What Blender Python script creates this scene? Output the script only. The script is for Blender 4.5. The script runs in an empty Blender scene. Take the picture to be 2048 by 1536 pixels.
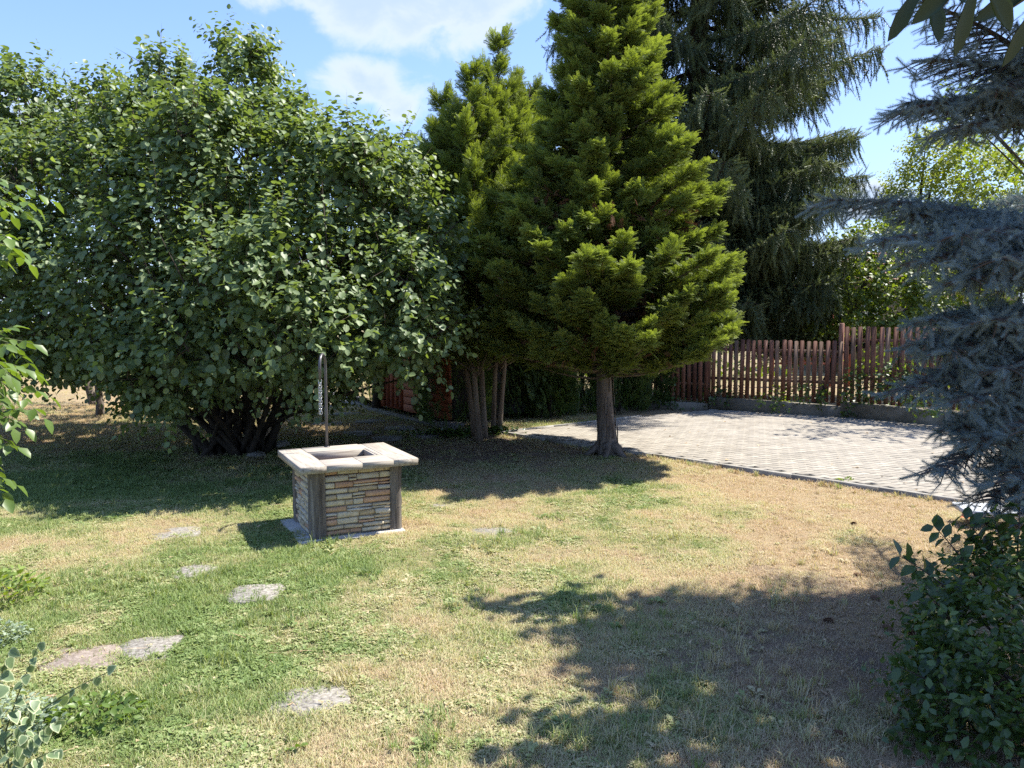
import bpy, math, random
import numpy as np
from mathutils import Vector, Matrix

R = np.random.RandomState(7)
random.seed(7)
scene = bpy.context.scene
COL = scene.collection
rad = math.radians

# ------------------------------------------------------------------ camera
CAM_H = 1.9
PITCH = math.atan(128 / 1536)
cam_d = bpy.data.cameras.new('camera')
cam_d.lens = 27.0
cam_d.sensor_width = 36.0
cam_d.clip_start = 0.05
cam_d.clip_end = 3000
cam = bpy.data.objects.new('camera', cam_d)
COL.objects.link(cam)
cam.location = (0, 0, CAM_H)
cam.rotation_euler = (math.pi / 2 - PITCH, 0, 0)
scene.camera = cam

# ------------------------------------------------------------------ light
SUN_AZ, SUN_EL = 65.0, 59.0          # azimuth clockwise from +Y (view direction)
sd = Vector((math.sin(rad(SUN_AZ)) * math.cos(rad(SUN_EL)), math.cos(rad(SUN_AZ)) * math.cos(rad(SUN_EL)), math.sin(rad(SUN_EL))))
sun_d = bpy.data.lights.new('sun', 'SUN')
sun_d.energy = 4.7
sun_d.angle = rad(0.53)
sun_d.color = (1.0, 0.955, 0.87)
sun = bpy.data.objects.new('sun', sun_d)
COL.objects.link(sun)
sun.rotation_euler = sd.to_track_quat('Z', 'Y').to_euler()
sun.location = (10, 5, 20)

scene.view_settings.view_transform = 'Standard'
scene.view_settings.look = 'None'
scene.view_settings.exposure = 1.33
scene.view_settings.gamma = 1.0
scene.view_settings.use_curve_mapping = False
scene.render.engine = 'CYCLES'
scene.cycles.max_bounces = 6
scene.cycles.diffuse_bounces = 3
scene.cycles.transmission_bounces = 4
scene.cycles.transparent_max_bounces = 6
scene.cycles.use_denoising = False
scene.cycles.sample_clamp_indirect = 4.0

world = bpy.data.worlds.new('World')
scene.world = world
world.use_nodes = True


class N:
    """tiny node-tree helper"""
    def __init__(s, tree):
        s.t = tree
        s.t.nodes.clear()

    def n(s, kind, **kw):
        nd = s.t.nodes.new(kind)
        for k, v in kw.items():
            if k.startswith('i_'):
                key = k[2:]
                key = int(key) if key.isdigit() else key.replace('_', ' ')
                if isinstance(v, bpy.types.NodeSocket):
                    s.t.links.new(v, nd.inputs[key])
                else:
                    nd.inputs[key].default_value = v
            else:
                setattr(nd, k, v)
        return nd

    def link(s, a, b):
        s.t.links.new(a, b)

    def m(s, op, a, b=0.0, c=0.0, clamp=False):
        nd = s.t.nodes.new('ShaderNodeMath')
        nd.operation = op
        nd.use_clamp = clamp
        for i, v in enumerate((a, b, c)):
            if isinstance(v, bpy.types.NodeSocket):
                s.t.links.new(v, nd.inputs[i])
            else:
                nd.inputs[i].default_value = v
        return nd.outputs[0]

    def mix(s, f, a, b, blend='MIX'):
        nd = s.t.nodes.new('ShaderNodeMix')
        nd.data_type = 'RGBA'
        nd.blend_type = blend
        for sock, v in ((nd.inputs[0], f), (nd.inputs[6], a), (nd.inputs[7], b)):
            if isinstance(v, bpy.types.NodeSocket):
                s.t.links.new(v, sock)
            else:
                sock.default_value = (tuple(v) + (1,)) if isinstance(v, (tuple, list)) and len(v) == 3 else v
        return nd.outputs[2]

    def ramp(s, f, stops):
        nd = s.t.nodes.new('ShaderNodeValToRGB')
        e = nd.color_ramp.elements
        while len(e) < len(stops):
            e.new(0.5)
        for el, (p, c) in zip(e, stops):
            el.position = p
            el.color = tuple(c) + (1,) if len(c) == 3 else c
        s.t.links.new(f, nd.inputs[0])
        return nd.outputs[0]


w = N(world.node_tree)
sky = w.n('ShaderNodeTexSky', sky_type='NISHITA', sun_disc=False)
sky.sun_elevation = rad(SUN_EL)
sky.sun_rotation = rad(SUN_AZ)
sky.altitude = 100
sky.air_density = 1.1
sky.dust_density = 0.9
sky.ozone_density = 3.0
tc = w.n('ShaderNodeTexCoord')
sep = w.n('ShaderNodeSeparateXYZ', i_0=tc.outputs['Generated'])
az = w.m('ARCTAN2', sep.outputs[0], sep.outputs[1])
el = w.m('ARCSINE', sep.outputs[2])
cv = w.n('ShaderNodeCombineXYZ', i_0=w.m('MULTIPLY', az, 1.0), i_1=w.m('MULTIPLY', el, 1.35), i_2=0.37)
nz = w.n('ShaderNodeTexNoise', i_Vector=cv.outputs[0], i_Scale=13.0, i_Detail=9.0, i_Roughness=0.58, i_Distortion=0.25)
cvb = w.n('ShaderNodeVectorMath', operation='ADD', i_0=cv.outputs[0], i_1=(3.3, 1.7, 8.1))
nzb = w.n('ShaderNodeTexNoise', i_Vector=cvb.outputs[0], i_Scale=2.1, i_Detail=4.0, i_Roughness=0.5)
# generic scattered fair-weather clouds plus the two masses that stand over the garden
bias = None


def blob(px, py, ax, ay, power=1.0):
    """soft elliptical cloud body in sky angles"""
    dy = math.cos(PITCH) + math.sin(PITCH) * (768 - py) / 1536
    dz = -math.sin(PITCH) + math.cos(PITCH) * (768 - py) / 1536
    dx = (px - 1024) / 1536
    a0 = math.atan2(dx, dy)
    e0 = math.atan2(dz, math.hypot(dx, dy))
    u = w.m('DIVIDE', w.m('SUBTRACT', az, a0), ax)
    v = w.m('DIVIDE', w.m('SUBTRACT', el, e0), ay)
    d = w.m('ADD', w.m('MULTIPLY', u, u), w.m('MULTIPLY', v, v))
    return w.m('MULTIPLY', w.m('SUBTRACT', 1.0, w.m('MINIMUM', d, 1.6)), power)


blobs = [blob(820, -60, 0.185, 0.098, 1.0), blob(735, 158, 0.082, 0.030, 0.7), blob(805, 200, 0.040, 0.028, 0.45),
         blob(1745, 400, 0.05, 0.028, 0.9), blob(520, -10, 0.03, 0.02, 0.5), blob(300, -260, 0.3, 0.10, 0.9),
         blob(-600, 150, 0.35, 0.07, 0.9), blob(2900, 60, 0.3, 0.09, 0.9)]
bs = blobs[0]
for b in blobs[1:]:
    bs = w.m('MAXIMUM', bs, b)
gen = w.m('MULTIPLY', w.m('SUBTRACT', nzb.outputs[0], 0.74), 4.0)
bs = w.m('MAXIMUM', bs, gen)
dens = w.m('ADD', w.m('MULTIPLY', bs, 0.85), w.m('MULTIPLY', w.m('SUBTRACT', nz.outputs[0], 0.5), 1.55))
cmask = w.n('ShaderNodeMapRange', i_Value=dens)
cmask.interpolation_type = 'SMOOTHSTEP'
cmask.inputs['From Min'].default_value = 0.02
cmask.inputs['From Max'].default_value = 0.5
cthick = w.n('ShaderNodeMapRange', i_Value=dens)
cthick.interpolation_type = 'SMOOTHSTEP'
cthick.inputs['From Min'].default_value = 0.2
cthick.inputs['From Max'].default_value = 0.85
ccol = w.mix(cthick.outputs[0], (3.1, 3.42, 4.0), (2.2, 2.75, 3.6))
scl = w.mix(1.0, sky.outputs[0], (1.0, 1.0, 1.0), 'MULTIPLY')
skyc = w.mix(0.50, sky.outputs[0], (0.95, 1.75, 4.5))
hz = w.n('ShaderNodeMapRange', i_Value=el)
hz.inputs['From Min'].default_value = 0.0
hz.inputs['From Max'].default_value = 0.35
hz.inputs['To Min'].default_value = 1.0
hz.inputs['To Max'].default_value = 0.0
skyc = w.mix(w.m('MULTIPLY', hz.outputs[0], 0.35), skyc, (2.8, 3.7, 5.1))
fin = w.mix(w.m('MULTIPLY', cmask.outputs[0], 0.93), skyc, ccol)
bg = w.n('ShaderNodeBackground', i_Color=fin, i_Strength=0.118)
wo = w.n('ShaderNodeOutputWorld', i_Surface=bg.outputs[0])


# ------------------------------------------------------------------ picture -> world helpers (used only to take measurements)
def ray(px, py):
    r, u = (px - 1024) / 1536, (768 - py) / 1536
    return np.array([r, math.cos(PITCH) + u * math.sin(PITCH), -math.sin(PITCH) + u * math.cos(PITCH)])


def P(px, py, Y):
    d = ray(px, py)
    return np.array([0, 0, CAM_H]) + d * (Y / d[1])


def G(px, py, z=0.0):
    d = ray(px, py)
    return np.array([0, 0, CAM_H]) + d * ((z - CAM_H) / d[2])


# ------------------------------------------------------------------ numpy noise
def _hash(ix, iy, s):
    h = (ix * 374761393 + iy * 668265263 + s * 1442695041) & 0xffffffff
    h = ((h ^ (h >> 13)) * 1274126177) & 0xffffffff
    return ((h ^ (h >> 16)) & 0xffff) / 65535.0


def vnoise(x, y, s=0):
    x = np.asarray(x, float); y = np.asarray(y, float)
    ix = np.floor(x).astype(np.int64); iy = np.floor(y).astype(np.int64)
    fx = x - ix; fy = y - iy
    fx = fx * fx * (3 - 2 * fx); fy = fy * fy * (3 - 2 * fy)
    a = _hash(ix, iy, s); b = _hash(ix + 1, iy, s); c = _hash(ix, iy + 1, s); d = _hash(ix + 1, iy + 1, s)
    return (a * (1 - fx) + b * fx) * (1 - fy) + (c * (1 - fx) + d * fx) * fy


def fbm(x, y, s=0, o=4):
    t = 0; a = 0.5; n = 0
    for i in range(o):
        t = t + a * vnoise(x * 2 ** i + 17.3 * i, y * 2 ** i + 5.1 * i, s + i); n += a; a *= 0.5
    return t / n


def sst(a, b, x):
    t = np.clip((x - a) / (b - a), 0, 1)
    return t * t * (3 - 2 * t)


# ------------------------------------------------------------------ mesh helpers
def npmesh(name, V, F, mats, tone=None, midx=None, smooth=False):
    V = np.asarray(V, np.float32); F = np.asarray(F, np.int32)
    me = bpy.data.meshes.new(name)
    k = F.shape[1]
    me.vertices.add(len(V)); me.vertices.foreach_set('co', V.ravel())
    me.loops.add(F.size); me.loops.foreach_set('vertex_index', F.ravel())
    me.polygons.add(len(F)); me.polygons.foreach_set('loop_start', np.arange(0, F.size, k, dtype=np.int32))
    if midx is not None:
        me.polygons.foreach_set('material_index', np.asarray(midx, np.int32))
    for m in (mats if isinstance(mats, (list, tuple)) else [mats]):
        me.materials.append(m)
    me.update(calc_edges=True)
    if smooth:
        me.polygons.foreach_set('use_smooth', np.ones(len(F), bool))
    if tone is not None:
        a = me.attributes.new('tone', 'FLOAT', 'POINT')
        a.data.foreach_set('value', np.asarray(tone, np.float32))
    return me


def props(o, label=None, cat=None, group=None, kind=None):
    if label: o['label'] = label
    if cat: o['category'] = cat
    if group: o['group'] = group
    if kind: o['kind'] = kind
    return o


def link(name, me, parent=None, loc=(0, 0, 0), rot=(0, 0, 0), **kw):
    o = bpy.data.objects.new(name, me)
    COL.objects.link(o)
    o.location = loc; o.rotation_euler = rot
    if parent is not None: o.parent = parent
    return props(o, **kw)


def thing(name, loc, label, cat, group=None, rotz=0):
    o = bpy.data.objects.new(name, None)
    COL.objects.link(o)
    o.empty_display_size = 0.2
    o.location = loc; o.rotation_euler = (0, 0, rotz)
    return props(o, label, cat, group)


def part(name, V, F, mat, parent, tone=None, smooth=False, midx=None, kind=None, label=None):
    """V in world coordinates; parent is an unrotated Empty"""
    V = np.asarray(V, float) - np.array(parent.location)
    return link(name, npmesh(name, V, F, mat, tone, midx, smooth), parent, kind=kind, label=label)


class Acc:
    def __init__(s): s.V = []; s.F = []; s.T = []; s.n = 0
    def add(s, V, F, tone=0.5):
        V = np.asarray(V, float); F = np.asarray(F, int)
        if F.shape[1] == 4: F = np.concatenate([F[:, [0, 1, 2]], F[:, [0, 2, 3]]])
        s.V.append(V); s.F.append(F + s.n); s.n += len(V)
        s.T.append(np.full(len(V), tone) if np.isscalar(tone) else np.asarray(tone))
        return s
    def get(s): return np.concatenate(s.V), np.concatenate(s.F), np.concatenate(s.T)
    def part(s, name, mat, parent, smooth=False, kind=None, label=None):
        V, F, T = s.get(); return part(name, V, F, mat, parent, T, smooth, kind=kind, label=label)


def norm(v):
    v = np.asarray(v, float)
    return v / np.maximum(np.linalg.norm(v, axis=-1, keepdims=True), 1e-9)


def stamp(T, F, pos, d, n, size, wid=None):
    """copies of template (x side, y along, z normal) at pos, with y axis d and z near n"""
    T = np.asarray(T, float); F = np.asarray(F, int)
    d = norm(d); x = norm(np.cross(d, n)); z = np.cross(x, d)
    size = np.broadcast_to(np.asarray(size, float), (len(pos),))
    wid = size if wid is None else np.broadcast_to(np.asarray(wid, float), (len(pos),))
    V = pos[:, None, :] + x[:, None, :] * (T[None, :, 0:1] * wid[:, None, None]) + d[:, None, :] * (T[None, :, 1:2] * size[:, None, None]) + z[:, None, :] * (T[None, :, 2:3] * size[:, None, None])
    FF = F[None] + (np.arange(len(pos)) * len(T))[:, None, None]
    return V.reshape(-1, 3), FF.reshape(-1, F.shape[1])


def tube(pts, rr, sides=7, cap=True, jitter=0.0):
    pts = np.asarray(pts, float); n = len(pts)
    rr = np.broadcast_to(np.asarray(rr, float), (n,))
    t = norm(np.gradient(pts, axis=0))
    ref = np.array([0.0, 0, 1]) if abs(t[0][2]) < 0.9 else np.array([1.0, 0, 0])
    V = []
    x = norm(np.cross(t[0], ref))
    for i in range(n):
        x = norm(x - t[i] * np.dot(x, t[i])); y = np.cross(t[i], x)
        a = np.arange(sides) / sides * 2 * math.pi
        r = rr[i] * (1 + jitter * (R.rand(sides) - .5))
        V.append(pts[i] + (np.cos(a) * r)[:, None] * x + (np.sin(a) * r)[:, None] * y)
    V = np.concatenate(V)
    F = []
    for i in range(n - 1):
        for k in range(sides):
            a, b = i * sides + k, i * sides + (k + 1) % sides
            F.append((a, b, b + sides)); F.append((a, b + sides, a + sides))
    if cap:
        for base, rev in ((0, True), ((n - 1) * sides, False)):
            for k in range(1, sides - 1):
                F.append((base, base + k + 1, base + k) if rev else (base, base + k, base + k + 1))
    return V, np.array(F)


def bez(a, b, bend=(0, 0, 0), n=8):
    a, b = np.asarray(a, float), np.asarray(b, float)
    t = np.linspace(0, 1, n)[:, None]
    m = (a + b) / 2 + np.asarray(bend, float)
    return (1 - t) ** 2 * a + 2 * t * (1 - t) * m + t ** 2 * b


def box(sx, sy, sz, bev=0.0, c=(0, 0, 0)):
    """box with chamfered top edges, centred in x and y, z from 0"""
    h = [(-sx / 2, -sy / 2), (sx / 2, -sy / 2), (sx / 2, sy / 2), (-sx / 2, sy / 2)]
    V = []; b = bev
    rings = [(0, 0), (sz - b, 0), (sz, b)] if b else [(0, 0), (sz, 0)]
    for z, i in rings:
        for x, y in h:
            V.append((x - math.copysign(i, x) + c[0], y - math.copysign(i, y) + c[1], z + c[2]))
    F = []
    for r in range(len(rings) - 1):
        for k in range(4):
            a, d = r * 4 + k, r * 4 + (k + 1) % 4
            F.append((a, d, d + 4, a + 4))
    F.append((3, 2, 1, 0)); e = (len(rings) - 1) * 4
    F.append((e, e + 1, e + 2, e + 3))
    return np.array(V, float), np.array(F)


def rot2(V, a):
    V = np.array(V, float); c, s = math.cos(a), math.sin(a)
    x = V[:, 0] * c - V[:, 1] * s; y = V[:, 0] * s + V[:, 1] * c
    V[:, 0], V[:, 1] = x, y
    return V


def prism(poly, z0, z1, bev=0.0):
    """extrude a 2-D polygon (ccw); returns tris"""
    p = np.array(poly, float); n = len(p); c = p.mean(0)
    rings = [(p, z0), (p, z1 - bev)]
    if bev: rings.append((c + (p - c) * (1 - bev / np.maximum(np.linalg.norm(p - c, axis=1, keepdims=True), 1e-6)), z1))
    V = np.concatenate([np.c_[q, np.full(n, z)] for q, z in rings] + [[[c[0], c[1], rings[-1][1]]]])
    F = []
    for r in range(len(rings) - 1):
        for k in range(n):
            a, b = r * n + k, r * n + (k + 1) % n
            F += [(a, b, b + n), (a, b + n, a + n)]
    t = (len(rings) - 1) * n
    for k in range(n): F.append((t + k, t + (k + 1) % n, len(V) - 1))
    return V, np.array(F)


def gn_tree(nprot, protos, rot_attr, scale_attr):
    ng = bpy.data.node_groups.new('scatter', 'GeometryNodeTree')
    ng.interface.new_socket('Geometry', in_out='INPUT', socket_type='NodeSocketGeometry')
    ng.interface.new_socket('Geometry', in_out='OUTPUT', socket_type='NodeSocketGeometry')
    gi = ng.nodes.new('NodeGroupInput'); go = ng.nodes.new('NodeGroupOutput')
    m2p = ng.nodes.new('GeometryNodeMeshToPoints'); ng.links.new(gi.outputs[0], m2p.inputs['Mesh'])

    def nattr(name, t='FLOAT'):
        q = ng.nodes.new('GeometryNodeInputNamedAttribute'); q.data_type = t; q.inputs[0].default_value = name
        return q.outputs[0]
    e2r = ng.nodes.new('FunctionNodeEulerToRotation'); ng.links.new(nattr(rot_attr, 'FLOAT_VECTOR'), e2r.inputs[0])
    sc = nattr(scale_attr); vi = nattr('vi', 'INT')
    join = ng.nodes.new('GeometryNodeJoinGeometry')
    for i, o in enumerate(protos):
        oi = ng.nodes.new('GeometryNodeObjectInfo'); oi.inputs['Object'].default_value = o; oi.inputs['As Instance'].default_value = False
        g2i = ng.nodes.new('GeometryNodeGeometryToInstance'); ng.links.new(oi.outputs['Geometry'], g2i.inputs[0])
        cmp_ = ng.nodes.new('FunctionNodeCompare'); cmp_.data_type = 'INT'; cmp_.operation = 'EQUAL'
        ins = [q for q in cmp_.inputs if q.type == 'INT']
        ng.links.new(vi, ins[0]); ins[1].default_value = i
        iop = ng.nodes.new('GeometryNodeInstanceOnPoints')
        ng.links.new(m2p.outputs[0], iop.inputs['Points']); ng.links.new(cmp_.outputs[0], iop.inputs['Selection'])
        ng.links.new(g2i.outputs[0], iop.inputs['Instance']); ng.links.new(e2r.outputs[0], iop.inputs['Rotation']); ng.links.new(sc, iop.inputs['Scale'])
        ng.links.new(iop.outputs[0], join.inputs[0])
    ng.links.new(join.outputs[0], go.inputs[0])
    return ng


def gscatter(name, protos, mat_, pos, d, nn, size, tone, vi, parent):
    """foliage part: tens of thousands of small sprays / leaves scattered with geometry nodes"""
    d = norm(d); x = norm(np.cross(d, nn)); z = np.cross(x, d)
    eul = np.c_[np.arctan2(d[:, 2], z[:, 2]), -np.arcsin(np.clip(x[:, 2], -1, 1)), np.arctan2(x[:, 1], x[:, 0])]
    me = bpy.data.meshes.new(name); me.vertices.add(len(pos)); me.vertices.foreach_set('co', (np.asarray(pos) - np.array(parent.location)).astype(np.float32).ravel())
    for k, v in (('gs', size), ('itone', tone)):
        a = me.attributes.new(k, 'FLOAT', 'POINT'); a.data.foreach_set('value', np.asarray(v, np.float32))
    a = me.attributes.new('rot', 'FLOAT_VECTOR', 'POINT'); a.data.foreach_set('vector', eul.astype(np.float32).ravel())
    a = me.attributes.new('vi', 'INT', 'POINT'); a.data.foreach_set('value', np.asarray(vi, np.int32))
    me.materials.append(mat_)
    o = link(name, me, parent, kind='stuff')
    po = [bpy.data.objects.new('sprig', npmesh('sprig', V, F, mat_, T)) for V, F, T in protos]
    md = o.modifiers.new('scatter', 'NODES'); md.node_group = gn_tree(len(po), po, 'rot', 'gs')
    print(name, parent.name, 'instances', len(pos))
    return o


# ------------------------------------------------------------------ materials
def mat(name):
    m = bpy.data.materials.new(name); m.use_nodes = True
    return m, N(m.node_tree)


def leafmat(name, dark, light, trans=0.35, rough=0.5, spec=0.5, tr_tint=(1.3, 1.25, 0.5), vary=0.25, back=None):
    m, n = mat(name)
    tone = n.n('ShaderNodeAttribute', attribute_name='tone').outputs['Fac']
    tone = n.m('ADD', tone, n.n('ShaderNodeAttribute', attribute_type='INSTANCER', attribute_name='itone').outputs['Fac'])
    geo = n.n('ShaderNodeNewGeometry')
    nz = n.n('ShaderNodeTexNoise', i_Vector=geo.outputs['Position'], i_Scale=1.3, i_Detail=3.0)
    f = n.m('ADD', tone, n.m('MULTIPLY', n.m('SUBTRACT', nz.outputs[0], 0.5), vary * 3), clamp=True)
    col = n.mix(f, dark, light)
    if back is not None:
        col = n.mix(n.m('MULTIPLY', geo.outputs['Backfacing'], 0.7), col, back)
    p = n.n('ShaderNodeBsdfPrincipled', i_Base_Color=col, i_Roughness=rough)
    p.inputs['Specular IOR Level'].default_value = spec
    tcol = n.mix(1.0, col, tr_tint, 'MULTIPLY')
    t = n.n('ShaderNodeBsdfTranslucent', i_Color=tcol)
    mx = n.n('ShaderNodeMixShader', i_0=trans, i_1=p.outputs[0], i_2=t.outputs[0])
    n.n('ShaderNodeOutputMaterial', i_Surface=mx.outputs[0])
    return m


def surf(name, cols, scale=8.0, rough=0.8, bump=0.3, bscale=None, stretch=(1, 1, 1), detail=6.0, spec=0.3, rnd=0.0, metallic=0.0, tonecol=None, dist=0.0, bdist=0.01):
    m, n = mat(name)
    tcx = n.n('ShaderNodeTexCoord')
    oi = n.n('ShaderNodeObjectInfo')
    off = n.n('ShaderNodeVectorMath', operation='SCALE', i_0=(17.0, 31.0, 23.0))
    n.link(oi.outputs['Random'], off.inputs['Scale'])
    ad = n.n('ShaderNodeVectorMath', operation='ADD', i_0=tcx.outputs['Object'], i_1=off.outputs[0])
    mp = n.n('ShaderNodeMapping', i_Vector=ad.outputs[0])
    mp.inputs['Scale'].default_value = stretch
    nz = n.n('ShaderNodeTexNoise', i_Vector=mp.outputs[0], i_Scale=scale, i_Detail=detail, i_Roughness=0.62, i_Distortion=dist)
    k = len(cols)
    c = n.ramp(nz.outputs[0], [(0.3 + 0.4 * i / max(k - 1, 1), cc) for i, cc in enumerate(cols)])
    if rnd:
        r = n.m('ADD', n.m('MULTIPLY', n.m('SUBTRACT', oi.outputs['Random'], 0.5), 2 * rnd), 1.0)
        cr = n.n('ShaderNodeCombineXYZ', i_0=r, i_1=r, i_2=r)
        c = n.mix(1.0, c, cr.outputs[0], 'MULTIPLY')
    if tonecol is not None:
        tone = n.n('ShaderNodeAttribute', attribute_name='tone').outputs['Fac']
        c = n.mix(tone, c, tonecol)
    p = n.n('ShaderNodeBsdfPrincipled', i_Base_Color=c, i_Roughness=rough, i_Metallic=metallic)
    p.inputs['Specular IOR Level'].default_value = spec
    if bump:
        nb = n.n('ShaderNodeTexNoise', i_Vector=mp.outputs[0], i_Scale=bscale or scale * 4, i_Detail=8.0, i_Roughness=0.65)
        b = n.n('ShaderNodeBump', i_Strength=bump, i_Distance=bdist, i_Height=nb.outputs[0])
        n.link(b.outputs[0], p.inputs['Normal'])
    n.n('ShaderNodeOutputMaterial', i_Surface=p.outputs[0])
    return m


M = {}
M['hazel'] = leafmat('hazel_leaf', (0.050, 0.090, 0.035), (0.20, 0.265, 0.115), 0.40, 0.48, 0.42, (1.5, 1.5, 0.35), back=(0.10, 0.14, 0.085))
M['cyp'] = leafmat('cypress_spray', (0.044, 0.078, 0.024), (0.32, 0.375, 0.095), 0.42, 0.55, 0.35, (1.3, 1.35, 0.4), 0.15)
M['cyp_gold'] = leafmat('golden_cypress_spray', (0.048, 0.082, 0.022), (0.32, 0.375, 0.085), 0.42, 0.55, 0.35, (1.3, 1.35, 0.4), 0.15)
M['thuja'] = leafmat('thuja_spray', (0.032, 0.062, 0.018), (0.14, 0.205, 0.055), 0.30, 0.5, 0.4, (1.2, 1.3, 0.5), 0.2)
M['spruce'] = leafmat('spruce_needle', (0.034, 0.058, 0.025), (0.175, 0.215, 0.090), 0.22, 0.5, 0.4, (1.2, 1.2, 0.5), 0.2)
M['bluespruce'] = leafmat('blue_spruce_needle', (0.055, 0.083, 0.086), (0.29, 0.37, 0.37), 0.14, 0.5, 0.35, (1.0, 1.1, 0.9), 0.15)
M['decid'] = leafmat('broad_leaf', (0.065, 0.105, 0.022), (0.17, 0.225, 0.05), 0.42, 0.45, 0.45, (1.5, 1.5, 0.3), 0.2)
M['yellow'] = leafmat('yellow_green_leaf', (0.14, 0.20, 0.035), (0.33, 0.39, 0.09), 0.48, 0.5, 0.4, (1.3, 1.2, 0.35), 0.2)
M['walnut'] = leafmat('walnut_leaf', (0.060, 0.11, 0.022), (0.16, 0.24, 0.05), 0.42, 0.4, 0.5, (1.4, 1.35, 0.4), 0.15)
M['privet'] = leafmat('privet_leaf', (0.026, 0.055, 0.016), (0.085, 0.14, 0.03), 0.35, 0.32, 0.6, (1.5, 1.4, 0.35), 0.2)
M['fig'] = leafmat('fig_leaf', (0.018, 0.035, 0.012), (0.04, 0.07, 0.022), 0.10, 0.5, 0.4, (1.3, 1.4, 0.4), 0.1)
M['silver'] = leafmat('silver_leaf', (0.13, 0.18, 0.11), (0.32, 0.38, 0.27), 0.25, 0.7, 0.2, (1.1, 1.1, 0.7), 0.2)
M['lime'] = leafmat('lime_leaf', (0.12, 0.19, 0.035), (0.26, 0.34, 0.08), 0.42, 0.5, 0.4, (1.3, 1.2, 0.3), 0.15)
M['ivy'] = leafmat('ivy_leaf', (0.020, 0.045, 0.015), (0.10, 0.16, 0.03), 0.30, 0.4, 0.5, (1.4, 1.4, 0.4), 0.3)
M['bark'] = surf('bark', [(0.05, 0.037, 0.028), (0.13, 0.105, 0.085), (0.22, 0.185, 0.155)], 9, 0.95, 0.9, 22, (1, 1, 0.16), bdist=0.03)
M['bark_dark'] = surf('dark_bark', [(0.02, 0.016, 0.012), (0.055, 0.045, 0.035)], 10, 0.95, 0.7, 20, (1, 1, 0.3))
M['bark_cyp'] = surf('cypress_bark', [(0.07, 0.048, 0.034), (0.15, 0.115, 0.085), (0.20, 0.17, 0.13)], 12, 0.95, 0.8, 28, (1, 1, 0.1), bdist=0.02)
M['twig'] = surf('twig_bark', [(0.035, 0.025, 0.02), (0.09, 0.07, 0.055)], 14, 0.9, 0.3)
M['twig_green'] = surf('green_stem', [(0.06, 0.08, 0.03), (0.13, 0.15, 0.06)], 14, 0.7, 0.1)
M['twig_blue'] = surf('brown_spruce_twig', [(0.06, 0.045, 0.035), (0.13, 0.10, 0.08)], 14, 0.9, 0.3)
M['paver'] = surf('concrete_paver', [(0.215, 0.192, 0.158), (0.275, 0.248, 0.206), (0.32, 0.29, 0.243)], 3, 0.9, 0.35, 160, rnd=0.13, tonecol=(0.23, 0.20, 0.165), bdist=0.002)
M['sandbed'] = surf('joint_sand', [(0.12, 0.105, 0.08), (0.22, 0.195, 0.15)], 30, 0.95, 0.3)
M['concrete'] = surf('kerb_concrete', [(0.22, 0.205, 0.18), (0.34, 0.32, 0.28)], 7, 0.9, 0.4, 60, rnd=0.06, bdist=0.003)
M['plinth'] = surf('mossy_concrete', [(0.10, 0.09, 0.065), (0.19, 0.17, 0.135), (0.26, 0.24, 0.20)], 2.6, 0.95, 0.5, 45, rnd=0.05, bdist=0.004)
M['pad'] = surf('pale_concrete', [(0.33, 0.32, 0.30), (0.42, 0.41, 0.385)], 9, 0.9, 0.4, 80, bdist=0.002)
M['step'] = surf('washed_pebble_concrete', [(0.085, 0.074, 0.06), (0.225, 0.205, 0.175), (0.35, 0.33, 0.29)], 45, 0.9, 1.0, 120, rnd=0.08, bdist=0.004)
M['step_pink'] = surf('pinkish_pebble_concrete', [(0.13, 0.10, 0.078), (0.23, 0.185, 0.15), (0.33, 0.28, 0.24)], 50, 0.9, 0.9, 110, rnd=0.06, bdist=0.004)
M['fence'] = surf('red_brown_fence_paint', [(0.085, 0.038, 0.024), (0.155, 0.068, 0.043), (0.22, 0.125, 0.09)], 5, 0.75, 0.35, 30, (2.2, 2.2, 0.5), rnd=0.22, bdist=0.003)
M['fence_old'] = surf('weathered_fence_wood', [(0.10, 0.06, 0.040), (0.17, 0.105, 0.07), (0.24, 0.17, 0.125)], 6, 0.85, 0.4, 30, (2.2, 2.2, 0.4), rnd=0.2, bdist=0.003)
M['lattice'] = surf('red_lattice_paint', [(0.20, 0.05, 0.035), (0.28, 0.085, 0.06)], 6, 0.7, 0.2)
M['shed'] = surf('red_brown_log_stain', [(0.20, 0.052, 0.022), (0.33, 0.10, 0.04)], 5, 0.6, 0.25, 20, (0.3, 1, 1.5), rnd=0.12)
M['shed_door'] = surf('dark_red_door_stain', [(0.16, 0.038, 0.018), (0.24, 0.06, 0.028)], 5, 0.55, 0.2, 20, (1, 1, 0.3))
M['shed_dark'] = surf('dark_roof_felt', [(0.03, 0.028, 0.026), (0.06, 0.055, 0.05)], 9, 0.95, 0.3)
M['white'] = surf('white_paint', [(0.72, 0.72, 0.70), (0.82, 0.82, 0.80)], 5, 0.45, 0.05)
M['dimglass'] = surf('dusty_glass', [(0.10, 0.11, 0.12), (0.16, 0.17, 0.18)], 4, 0.12, 0.0, spec=0.8)
M['tile'] = surf('clay_roof_tile', [(0.19, 0.085, 0.06), (0.30, 0.15, 0.11), (0.34, 0.21, 0.17)], 4, 0.85, 0.3, rnd=0.18)
M['wallw'] = surf('cream_render', [(0.50, 0.46, 0.38), (0.60, 0.56, 0.48)], 3, 0.9, 0.2)
M['steel'] = surf('grey_painted_steel', [(0.075, 0.07, 0.07), (0.12, 0.115, 0.115)], 20, 0.38, 0.08, 120, spec=0.5, metallic=0.35)
M['zinc'] = surf('zinc_chain', [(0.45, 0.45, 0.44), (0.68, 0.68, 0.67)], 60, 0.35, 0.1, metallic=0.75)
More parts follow.
